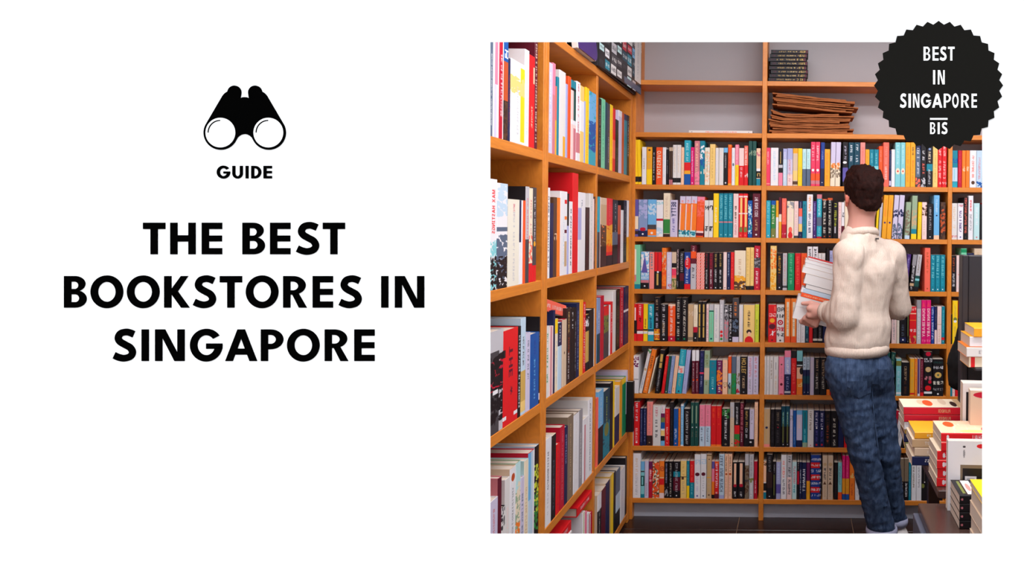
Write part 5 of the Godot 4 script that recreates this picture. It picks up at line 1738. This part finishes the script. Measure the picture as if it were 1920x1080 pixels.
# ------------------------------------------------------------------ a continuous surface round tapered bones
func blob(bones: Array, cell: float, k: float, _scale: Vector3, amp := 0.0, freq := 10.0, stretch := Vector3.ONE, cut := []) -> ArrayMesh:
	# bones: [a, b, radius at a, radius at b, (squash: Basis whose columns are the cross section's axes with their scales)]
	var lo := Vector3(1e9, 1e9, 1e9); var hi := -lo
	for b in bones:
		var r: float = maxf(b[2], b[3]) * (1.6 if b.size() > 4 else 1.0) + k * 2.0 + cell * 2 + amp
		for p in [b[0], b[1]]:
			lo = lo.min(p - Vector3(r, r, r)); hi = hi.max(p + Vector3(r, r, r))
	var n := Vector3i(((hi - lo) / cell).ceil()) + Vector3i.ONE
	var sx := n.y * n.z; var sy := n.z
	var acc := PackedFloat32Array(); acc.resize(n.x * n.y * n.z)
	for b in bones:
		var a: Vector3 = b[0]; var e: Vector3 = b[1]
		var ra: float = b[2]; var rb: float = b[3]
		var ab := e - a
		var l2 := maxf(ab.length_squared(), 1e-9)
		var inv := Basis.IDENTITY
		var sc := 1.0
		var grow := 1.0
		if b.size() > 4:
			inv = b[4]
			sc = minf(1.0 / inv.x.length(), minf(1.0 / inv.y.length(), 1.0 / inv.z.length()))
			grow = 1.6
		var r: float = maxf(ra, rb) * grow + k * 4.0 + cell
		var i0 := Vector3i((a.min(e) - Vector3(r, r, r) - lo) / cell).clamp(Vector3i.ZERO, n - Vector3i.ONE)
		var i1 := Vector3i((a.max(e) + Vector3(r, r, r) - lo) / cell).clamp(Vector3i.ZERO, n - Vector3i.ONE)
		for x in range(i0.x, i1.x + 1):
			for y in range(i0.y, i1.y + 1):
				for z in range(i0.z, i1.z + 1):
					var p := lo + Vector3(x, y, z) * cell
					var t := clampf((p - a).dot(ab) / l2, 0.0, 1.0)
					var q := p - a - ab * t
					if b.size() > 4: q = inv * q
					var d := q.length() - lerpf(ra, rb, t)
					if d < k * 6.0: acc[x * sx + y * sy + z] += exp(-d / k)
	var fld := PackedFloat32Array(); fld.resize(acc.size())
	noise.frequency = 1.0
	for x in n.x: for y in n.y: for z in n.z:
		var i := x * sx + y * sy + z
		var v := -k * log(acc[i]) if acc[i] > 1e-9 else 0.2
		if amp > 0.0 and absf(v) < 0.05:
			var p := (lo + Vector3(x, y, z) * cell) * stretch * freq
			v += (0.16 - absf(noise.get_noise_3dv(p))) * amp * 1.6
		for c in cut:                                    # planes: [point, normal]; what lies beyond is removed
			v = maxf(v, (lo + Vector3(x, y, z) * cell - c[0]).dot(c[1]))
		fld[i] = v
	# surface nets
	var vid := PackedInt32Array(); vid.resize(acc.size()); vid.fill(-1)
	var vs := PackedVector3Array()
	var corner := [0, sx, sy, sx + sy, 1, sx + 1, sy + 1, sx + sy + 1]
	var cpos := [Vector3(0, 0, 0), Vector3(1, 0, 0), Vector3(0, 1, 0), Vector3(1, 1, 0), Vector3(0, 0, 1), Vector3(1, 0, 1), Vector3(0, 1, 1), Vector3(1, 1, 1)]
	var edges := [[0, 1], [2, 3], [4, 5], [6, 7], [0, 2], [1, 3], [4, 6], [5, 7], [0, 4], [1, 5], [2, 6], [3, 7]]
	for x in n.x - 1: for y in n.y - 1: for z in n.z - 1:
		var i := x * sx + y * sy + z
		var f0 := fld[i]
		if absf(f0) > cell * 2.5: continue
		var m := 0
		for c in 8:
			if fld[i + corner[c]] < 0.0: m += 1
		if m == 0 or m == 8: continue
		var s := Vector3.ZERO; var cnt := 0
		for e in edges:
			var a := fld[i + corner[e[0]]]; var b := fld[i + corner[e[1]]]
			if (a < 0.0) != (b < 0.0):
				s += (cpos[e[0]] as Vector3).lerp(cpos[e[1]], a / (a - b)); cnt += 1
		vid[i] = vs.size()
		vs.append(lo + (Vector3(x, y, z) + s / cnt) * cell)
	var ix := PackedInt32Array()
	var axes := [[sx, sy, 1], [sy, 1, sx], [1, sx, sy]]
	for x in range(1, n.x - 1): for y in range(1, n.y - 1): for z in range(1, n.z - 1):
		var i := x * sx + y * sy + z
		var f0 := fld[i]
		if absf(f0) > cell * 2.5: continue
		for ax in axes:
			var f1 := fld[i + ax[0]]
			if (f0 < 0.0) == (f1 < 0.0): continue
			var q := [vid[i - ax[1] - ax[2]], vid[i - ax[2]], vid[i], vid[i - ax[1]]]
			if q.min() < 0: continue
			if f0 >= 0.0: q.reverse()
			for w in [0, 2, 1, 0, 3, 2]: ix.append(q[w])
	var nr := PackedVector3Array(); nr.resize(vs.size())
	for t in range(0, ix.size(), 3):
		var fn := (vs[ix[t + 2]] - vs[ix[t]]).cross(vs[ix[t + 1]] - vs[ix[t]])
		for w in 3: nr[ix[t + w]] += fn
	for i in nr.size(): nr[i] = nr[i].normalized()
	var arr := []; arr.resize(Mesh.ARRAY_MAX)
	arr[Mesh.ARRAY_VERTEX] = vs; arr[Mesh.ARRAY_NORMAL] = nr; arr[Mesh.ARRAY_INDEX] = ix
	var mesh := ArrayMesh.new()
	mesh.add_surface_from_arrays(Mesh.PRIMITIVE_TRIANGLES, arr)
	return mesh

func squash(right: Vector3, s_right: float, fwd: Vector3, s_fwd: float) -> Basis:
	# maps an offset into a space where the cross section is round: scales given as sizes along `right` and `fwd`
	var up := fwd.cross(right).normalized()
	var b := Basis(right, up, fwd)
	return b * Basis.from_scale(Vector3(1.0 / s_right, 1.0, 1.0 / s_fwd)) * b.transposed()

func chain(pts: Array, radii: Array) -> Array:
	var out := []
	for i in pts.size() - 1: out.append([pts[i], pts[i + 1], radii[i], radii[i + 1]])
	return out

func person() -> void:
	var yaw := deg_to_rad(28.0)
	var lft := Vector3(-cos(yaw), 0, sin(yaw))          # his left
	var fwd := Vector3(-sin(yaw), 0, -cos(yaw))
	var rgt := -lft
	var D := 3.25
	var root := base("person", P(1655, 1010, D) * Vector3(1, 0, 1))
	tag(root, "person seen from behind in a cream ribbed sweater and rolled blue jeans, holding books", "person")
	var o := root.position
	var J := func(px: float, py: float, d: float) -> Vector3: return P(px, py, d) - o
	var neck: Vector3 = J.call(1613, 430, D)
	var skull: Vector3 = J.call(1617, 357, D)
	var lsh: Vector3 = J.call(1592, 477, D - 0.09)
	var rsh: Vector3 = J.call(1672, 478, D + 0.085)
	var chest: Vector3 = J.call(1629, 510, D)
	var waist: Vector3 = J.call(1614, 610, D)
	var hips: Vector3 = J.call(1607, 680, D)
	var lel: Vector3 = J.call(1583, 592, D - 0.1)
	var lwr: Vector3 = J.call(1550, 584, D + 0.02)
	var rel: Vector3 = J.call(1684, 575, D + 0.16)
	var rwr: Vector3 = J.call(1640, 585, D + 0.3)
	var lhip: Vector3 = J.call(1586, 690, D - 0.045)
	var rhip: Vector3 = J.call(1634, 690, D + 0.045)
	var lkn: Vector3 = J.call(1620, 848, D - 0.05)
	var lan: Vector3 = J.call(1653, 1004, D - 0.01)
	var rkn: Vector3 = J.call(1662, 850, D + 0.06)
	var ran: Vector3 = J.call(1679, 985, D + 0.13)
	# --- body: one continuous skin (head, neck, trunk, limbs, hands)
	var hf := Basis(Vector3.UP, deg_to_rad(-7)) * fwd     # the head is turned a little further left
	var hl := Vector3.UP.cross(hf)
	var hx := squash(hl, 0.93, hf, 1.16)
	var bones := [
		[skull + Vector3(0, 0.012, 0), skull - hf * 0.012 + Vector3(0, -0.03, 0), 0.079, 0.074, hx],
		[skull + hf * 0.035 + Vector3(0, -0.035, 0), skull + hf * 0.045 + Vector3(0, -0.1, 0), 0.058, 0.04],
		[skull + hf * 0.085 + Vector3(0, -0.03, 0), skull + hf * 0.108 + Vector3(0, -0.055, 0), 0.008, 0.012],
		[skull + hf * 0.088 + Vector3(0, -0.088, 0), skull + hf * 0.09 + Vector3(0, -0.084, 0), 0.012, 0.012],
		[skull - hf * 0.012 + Vector3(0, -0.07, 0), neck + Vector3(0, -0.01, 0), 0.054, 0.06],
		[neck + Vector3(0, -0.03, 0), neck + (lsh - neck) * 0.6 + Vector3(0, -0.035, 0), 0.035, 0.03],
		[neck + Vector3(0, -0.03, 0), neck + (rsh - neck) * 0.6 + Vector3(0, -0.035, 0), 0.035, 0.03],
		[neck + Vector3(0, -0.06, 0), waist, 0.075, 0.085],
		[waist, hips + Vector3(0, -0.02, 0), 0.085, 0.1],
		[hips, lhip, 0.07, 0.07], [hips, rhip, 0.07, 0.07]]
	bones += chain([lsh, lel, lwr], [0.042, 0.034, 0.025])
	bones += chain([rsh, rel, rwr], [0.042, 0.034, 0.025])
	bones += chain([lhip, lkn, lan, lan + Vector3(0, -0.09, 0)], [0.07, 0.048, 0.036, 0.034])
	bones += chain([rhip, rkn, ran, ran + Vector3(0, -0.12, 0)], [0.07, 0.048, 0.036, 0.034])
	var st := begin()
	var add := func(m: ArrayMesh): st.append_from(m, 0, Transform3D.IDENTITY)
	var body_mesh := blob(bones, 0.009, 0.012, Vector3.ONE)
	add.call(body_mesh)
	# left hand: the palm under the stack, thumb on the page edges, four fingers curled beneath
	var hand := []
	var palm: Vector3 = J.call(1530, 583, D + 0.04)
	hand += [[lwr, palm, 0.025, 0.03], [palm + Vector3(0, 0.016, 0), palm + Vector3(-0.028, 0.012, 0.012), 0.02, 0.016], [palm + Vector3(0, -0.012, 0), palm + Vector3(-0.03, -0.018, 0.005), 0.022, 0.016]]
	var th := chain([J.call(1535, 574, D + 0.045), J.call(1521, 569, D + 0.055), J.call(1505, 569, D + 0.066)], [0.013, 0.0115, 0.0085])
	hand += th
	for i in 4:
		var u := i / 3.0
		var k0: Vector3 = J.call(1519 + i * 5.0, 587 + i * 4.5, D + 0.05)
		var k1: Vector3 = J.call(1510 + i * 6.5, 597 + i * 4.2, D + 0.06)
		var k2: Vector3 = J.call(1503 + i * 7.5, 603 + i * 2.6, D + 0.085)
		var k3: Vector3 = J.call(1504 + i * 7.5, 604 + i * 2.0, D + 0.115)
		hand += chain([k0, k1, k2, k3], [0.0115 - 0.001 * u, 0.0105 - 0.001 * u, 0.0095 - 0.001 * u, 0.008 - 0.001 * u])
	add.call(blob(hand, 0.0032, 0.004, Vector3.ONE))
	# right hand, closed in front of him
	var rh := []
	var rpalm: Vector3 = rwr + fwd * 0.05
	rh += [[rwr, rpalm, 0.025, 0.03]]
	for i in 4:
		var s: Vector3 = rpalm + fwd * 0.028 + Vector3(0, 0.026 - 0.018 * i, 0)
		rh += chain([s, s + fwd * 0.03 + lft * 0.012, s + fwd * 0.035 + lft * 0.035, s + fwd * 0.012 + lft * 0.045], [0.011, 0.01, 0.009, 0.008])
	rh += chain([rpalm + Vector3(0, 0.02, 0) + lft * 0.01, rpalm + Vector3(0, 0.045, 0) + fwd * 0.02 + lft * 0.025, rpalm + Vector3(0, 0.045, 0) + fwd * 0.05 + lft * 0.03], [0.013, 0.011, 0.009])
	add.call(blob(rh, 0.0045, 0.004, Vector3.ONE))
	part("body", st.commit(), mat.skin, root)
	# ears
	for s in [1.0, -1.0]:
		var e0: Vector3 = skull + hl * 0.077 * s - hf * 0.004 + Vector3(0, -0.048, 0)
		var eb := squash(hl, 0.45, hf, 0.9)
		var ear := [[e0 + Vector3(0, 0.014, 0) - hf * 0.004, e0 + Vector3(0, -0.016, 0) + hf * 0.004, 0.0185, 0.011, eb], [e0 + hl * 0.008 * s + Vector3(0, 0.018, 0) - hf * 0.013, e0 + hl * 0.006 * s + Vector3(0, -0.004, 0) - hf * 0.012, 0.0055, 0.005]]
		part("ear", blob(ear, 0.003, 0.004, Vector3.ONE), mat.ear, root)
		var eye: Vector3 = skull + hf * 0.083 + hl * 0.03 * s + Vector3(0, -0.022, 0)
		part("eye", blob([[eye, eye + Vector3(0, 0.0005, 0), 0.0115, 0.0115]], 0.004, 0.002, Vector3.ONE), mat.rubber, root)
	# hair: full on top, close at the sides, down to the nape
	var hair := [
		[skull + Vector3(0, 0.03, 0) - hf * 0.02, skull + Vector3(0, 0.034, 0) + hf * 0.045, 0.079, 0.064],
		[skull + Vector3(0, 0.004, 0) - hf * 0.026, skull - hf * 0.03 + Vector3(0, -0.05, 0), 0.08, 0.066, hx],
		[skull - hf * 0.034 + Vector3(0, -0.05, 0), skull - hf * 0.028 + Vector3(0, -0.108, 0), 0.058, 0.045, squash(hl, 1.2, hf, 0.9)],
		[skull + Vector3(0, 0.072, 0) - hf * 0.03 + hl * 0.012, skull + Vector3(0, 0.084, 0) + hf * 0.05 + hl * 0.008, 0.036, 0.032],
		[skull + Vector3(0, 0.05, 0) - hf * 0.03 - hl * 0.04, skull + Vector3(0, 0.06, 0) + hf * 0.03 - hl * 0.036, 0.04, 0.034]]
	for s in [1.0, -1.0]:
		hair.append([skull + hl * 0.055 * s + Vector3(0, 0.02, 0), skull + hl * 0.06 * s - hf * 0.01 + Vector3(0, -0.022, 0), 0.024, 0.018])
	part("hair", blob(hair, 0.005, 0.007, Vector3.ONE, 0.009, 18.0, Vector3(1.3, 0.6, 1.3), [[skull + hf * 0.055 + Vector3(0, 0.03, 0), (hf - Vector3(0, 1.1, 0)).normalized()]]), mat.hair, root)
	# sweater: trunk and sleeves, ribbed, with folds
	var tw := squash(lft, 1.12, fwd, 0.84)
	var sw := [
		[neck + Vector3(0, -0.06, 0), chest, 0.072, 0.108, tw],
		[neck + Vector3(0, -0.05, 0), neck + Vector3(0, -0.085, 0), 0.078, 0.088],
		[neck + Vector3(0, -0.052, 0), lsh + Vector3(0, -0.01, 0), 0.05, 0.058], [neck + Vector3(0, -0.052, 0), rsh + Vector3(0, -0.01, 0), 0.05, 0.058],
		[chest, waist, 0.108, 0.106, tw],
		[waist, hips + Vector3(0, 0.07, 0), 0.108, 0.102, squash(lft, 1.36, fwd, 1.0)],
		[hips + Vector3(0, 0.1, 0), hips + Vector3(0, 0.06, 0), 0.112, 0.1, squash(lft, 1.32, fwd, 1.02)]]
	sw += chain([lsh, lel, lwr.lerp(lel, 0.06)], [0.066, 0.058, 0.044])
	sw += [[lsh.lerp(lel, 0.8), lel.lerp(lwr, 0.35), 0.056, 0.056]]
	sw += chain([rsh, rel, rwr.lerp(rel, 0.1)], [0.064, 0.056, 0.044])
	part("sweater", blob(sw, 0.008, 0.010, Vector3.ONE, 0.0095, 5.5, Vector3(1.5, 0.7, 1.5), [[hips + Vector3(0, 0.047, 0), Vector3.DOWN]]), mat.knit, root)
	var ring := func(called: String, c: Vector3, ax: Vector3, r0: float, r1: float, tube: float, sq: Basis, m: Material):
		var u := ax.cross(Vector3(0.3, 0.9, 0.2)).normalized(); var v := ax.cross(u).normalized()
		var s2 := begin()
		var N := 40; var M := 10
		for i in N: for j in M:
			var pt := []
			for w in [[i, j], [i + 1, j], [i + 1, j + 1], [i, j + 1]]:
				var a: float = TAU * w[0] / N; var b: float = TAU * w[1] / M
				var rr := r0 + cos(b) * tube
				pt.append([c + sq * ((u * cos(a) + v * sin(a)) * rr) + ax * sin(b) * r1, (u * cos(a) + v * sin(a)) * cos(b) + ax * sin(b)])
			for w in [0, 2, 1, 0, 3, 2]:
				s2.set_normal(pt[w][1]); s2.add_vertex(pt[w][0])
		part(called, s2.commit(), m, root)
	ring.call("collar", neck + Vector3(0.002, -0.026, 0) + fwd * 0.008, (Vector3.UP + fwd * 0.3).normalized(), 0.076, 0.018, 0.011, Basis.IDENTITY, mat.knit)
	ring.call("cuff", lwr.lerp(lel, 0.07), (lwr - lel).normalized(), 0.041, 0.022, 0.009, Basis.IDENTITY, mat.knit)
	ring.call("hem", hips + Vector3(0, 0.062, 0), Vector3.UP, 0.107, 0.026, 0.011, Basis(lft, Vector3.UP, fwd) * Basis.from_scale(Vector3(1.3, 1, 1.02)) * Basis(lft, Vector3.UP, fwd).transposed(), mat.knit)
	part("collar_tag", box_mesh(Vector3(-0.007, -0.003, -0.01), Vector3(0.007, 0.003, 0.003)), mat.stand, root, neck + Vector3(0.07, -0.04, 0.056))
	# jeans
	var jx := squash(lft, 1.12, fwd, 1.0)
	var jb := [
		[hips + Vector3(0, 0.06, 0), hips + Vector3(0, -0.01, 0), 0.102, 0.11, squash(lft, 1.28, fwd, 0.98)],
		[hips + Vector3(0, -0.03, 0) - fwd * 0.035 + lft * 0.06, lhip + Vector3(0, -0.05, 0) - fwd * 0.02, 0.085, 0.085],
		[hips + Vector3(0, -0.03, 0) - fwd * 0.035 - lft * 0.06, rhip + Vector3(0, -0.05, 0) - fwd * 0.02, 0.085, 0.085]]
	jb += [[lhip, lkn, 0.086, 0.06, jx], [lkn, lan + Vector3(0, 0.02, 0), 0.062, 0.06], [rhip, rkn, 0.086, 0.056, jx], [rkn, ran + Vector3(0, 0.02, 0), 0.058, 0.048]]
	part("jeans", blob(jb, 0.009, 0.006, Vector3.ONE, 0.009, 9.0, Vector3(1.0, 1.9, 1.0), [[lan + Vector3(0, 0.012, 0), Vector3.DOWN]]), mat.denim, root)
	ring.call("turn_up", lan + Vector3(0, 0.022, 0), Vector3.UP, 0.064, 0.02, 0.007, Basis.IDENTITY, mat.denim_inside)
	ring.call("turn_up", ran + Vector3(0, 0.022, 0), Vector3.UP, 0.051, 0.018, 0.007, Basis.IDENTITY, mat.denim_inside)
	# back pocket and seams: patches that follow the cloth
	var jv: PackedVector3Array = (root.get_node("jeans") as MeshInstance3D).mesh.surface_get_arrays(0)[Mesh.ARRAY_VERTEX]
	var on_cloth := func(p: Vector3, lift: float) -> Vector3:
		# slides a point along the line of sight from the eye until it lies on the jeans
		var eye := Vector3(0, EYE, 0) - o
		var ray := (p - eye).normalized()
		var best := 1e9
		var near := []
		for q in jv:
			var t := (q - eye).dot(ray)
			var d2 := (eye + ray * t).distance_squared_to(q)
			if d2 < 0.0003:
				near.append(Vector2(t, d2))
				if t < best: best = t
		var sum := 0.0; var ws := 0.0
		for q in near:
			if q.x < best + 0.03:
				var w := exp(-q.y / 0.00007)
				sum += q.x * w; ws += w
		return p if ws == 0.0 else eye + ray * (sum / ws - lift)
	for sm in [[[1571, 664], [1578, 700], [1588, 752], [1600, 795], [1613, 826], [1628, 900], [1640, 980]], [[1634, 700], [1636, 740], [1640, 790], [1648, 850]]]:
		var s4 := begin()
		var row := []
		for i in sm.size() - 1: for k in 6:
			var q: Vector2 = Vector2(sm[i][0], sm[i][1]).lerp(Vector2(sm[i + 1][0], sm[i + 1][1]), k / 6.0)
			row.append([on_cloth.call(J.call(q.x - 1.0, q.y, D), 0.0022), on_cloth.call(J.call(q.x + 1.0, q.y, D), 0.0022)])
		for i in row.size() - 1:
			quad(s4, row[i][0], row[i][1], row[i + 1][1], row[i + 1][0])
		part("seam", s4.commit(), mat.denim, root)
	for q in [[1611, 672, 50, 64, D - 0.118], [1655, 674, 16, 56, D - 0.02]]:
		var s3 := begin()
		var pts := []
		for i in 7: for j in 7:
			var u := i / 6.0; var v := j / 6.0
			var drop: float = q[3] * (v + (0.16 * (1.0 - absf(u - 0.5) * 2.0) if v > 0.8 else 0.0))
			pts.append(on_cloth.call(J.call(q[0] + (u - 0.5) * q[2] * (1.0 - 0.12 * v), q[1] + drop, q[4]), 0.004))
		for i in 6: for j in 6:
			var a: Vector3 = pts[i * 7 + j]; var b: Vector3 = pts[(i + 1) * 7 + j]; var c: Vector3 = pts[(i + 1) * 7 + j + 1]; var d: Vector3 = pts[i * 7 + j + 1]
			quad(s3, a, b, c, d)
			var back := Vector3(0, 0, -0.02)
			if j == 0: quad(s3, a + back, b + back, b, a)
			if j == 5: quad(s3, d, c, c + back, d + back)
			if i == 0: quad(s3, a + back, a, d, d + back)
			if i == 5: quad(s3, b, b + back, c + back, c)
		part("back_pocket", s3.commit(), mat.denim, root)
	# shoes
	for s in [[lan, 0.0], [ran, 0.1]]:
		var a: Vector3 = s[0]
		var g := Vector3(a.x, 0.0, a.z)
		var f2 := Basis(Vector3.UP, s[1]) * fwd
		part("shoe", blob([[g + Vector3(0, 0.055, 0) - f2 * 0.02, g + Vector3(0, 0.045, 0) + f2 * 0.13, 0.047, 0.036], [g + Vector3(0, 0.06, 0) - f2 * 0.015, g + Vector3(0, a.y - 0.02, 0), 0.046, 0.045]], 0.006, 0.012, Vector3.ONE, 0, 1, Vector3.ONE, [[g + Vector3(0, 0.012, 0), Vector3.DOWN]]), mat.canvas, root)
		part("sole", blob([[g + Vector3(0, 0.016, 0) - f2 * 0.025, g + Vector3(0, 0.016, 0) + f2 * 0.14, 0.05, 0.044]], 0.005, 0.006, Vector3.ONE, 0, 1, Vector3.ONE, [[g + Vector3(0, 0.001, 0), Vector3.DOWN], [g + Vector3(0, 0.026, 0), Vector3.UP]]), mat.rubber, root)
	held_books(D)

func held_books(D: float) -> void:
	# the stack on his forearm: fore-edges towards the camera, tilted down to the right
	var tilt := deg_to_rad(-14.5)
	var turn := Basis(Vector3(0, 0, 1), tilt)
	var upv := turn * Vector3.UP
	var along := turn * Vector3.RIGHT
	var at := P(1486, 592, D + 0.155)            # lower left corner of the stack
	var g := "books held by the person"
	var list := [
		[0.062, 0.0, 0.24, "pale_blue", "white", "thick pale book at the bottom of the person's stack, under his thumb", false],
		[0.05, 0.0, 0.23, "pale_blue", "white", "thick pale book second from the bottom of the person's stack", false],
		[0.02, 0.012, 0.2, "hot_orange", "hot_orange", "orange-spined paperback with a navy end in the person's stack", true],
		[0.024, 0.006, 0.21, "pale_blue", "white", "pale blue paperback lying on the orange one in the person's stack", true],
		[0.022, 0.022, 0.19, "off_white", "dark_grey", "white paperback with a dark edge in the middle of the person's stack", false],
		[0.05, 0.008, 0.2, "off_white", "light_grey", "thick off-white book in the middle of the person's stack", false],
		[0.03, -0.012, 0.2, "cream", "cream", "cream-covered paperback in the upper half of the person's stack", false],
		[0.022, -0.007, 0.2, "white", "white", "white paperback just below the topmost two of the person's stack", false],
		[0.016, -0.01, 0.2, "white", "white", "thin white paperback second from the top of the person's stack", false],
		[0.011, 0.0, 0.2, "hot_orange", "red", "thin orange-red book topping the person's stack", false]]
	var y := 0.0
	for i in list.size():
		var b: Array = list[i]
		b[0] *= 0.92
		var o := build_book("book", b[0], b[2], 0.14, b[3], b[4], PackedStringArray(["b 0 .3 navy", "t .35 .95 cream *", "t .05 .28 white *"] if i == 2 else ["b .96 1 white"]), false, "", "white_paper")
		# spine to the camera for the two that show it, else fore-edge to the camera
		var base_turn := Basis(Vector3(0, 0, 1), -PI / 2)
		if not b[6]: base_turn = Basis(Vector3.UP, PI) * Basis(Vector3(0, 0, 1), -PI / 2)
		var left: Vector3 = at + along * (b[1] as float) + upv * (y + b[0] / 2.0)
		var c: Vector3 = left
		if b[6]: c = left + Vector3(0, 0, 0.07)
		else: c = left + Vector3(0, 0, -0.07) + along * (b[2] as float)
		# head at +x (spine side) or at -x after the half turn
		o.transform = Transform3D(turn * base_turn, c)
		tag(o, b[5], "book", g)
		y += b[0] + 0.0004

# ------------------------------------------------------------------ scene
func _ready() -> void:
	rng.seed = 20240611
	noise.seed = 8; noise.fractal_octaves = 3
	var cam := Camera3D.new()
	cam.name = "camera"
	cam.projection = Camera3D.PROJECTION_FRUSTUM
	cam.near = 0.1; cam.far = 60.0
	cam.keep_aspect = Camera3D.KEEP_HEIGHT
	cam.size = 1080.0 / F * cam.near
	cam.frustum_offset = Vector2((960.0 - CX) / F, (CY - 540.0) / F) * cam.near
	cam.position = Vector3(0, EYE, 0)
	cam.rotation.z = ROLL
	add_child(cam)
	cam.current = true
	# an overcast sky lights the white front; the shop has its own lamps
	var we := WorldEnvironment.new()
	we.name = "environment"
	var e := Environment.new()
	var sm := ProceduralSkyMaterial.new()
	sm.sky_top_color = Color8(236, 240, 246); sm.sky_horizon_color = Color8(240, 241, 243)
	sm.ground_bottom_color = Color8(150, 148, 145); sm.ground_horizon_color = Color8(200, 200, 200)
	sm.sun_angle_max = 0.0
	sm.energy_multiplier = 2.2
	e.background_mode = Environment.BG_SKY
	e.sky = Sky.new(); e.sky.sky_material = sm
	e.tonemap_mode = Environment.TONE_MAPPER_LINEAR
	e.tonemap_exposure = 1.0
	e.sdfgi_enabled = true; e.ssao_enabled = true; e.ssil_enabled = true
	we.environment = e
	add_child(we)
	materials()
	room()
	shop_front()
	back_bookcase()
	side_bookcases()
	stock_shelves()
	place_books(284)
	person()
	top_shelf_things()
	side_top_things()
	table_things()
	side_loose()
	finish_prints()
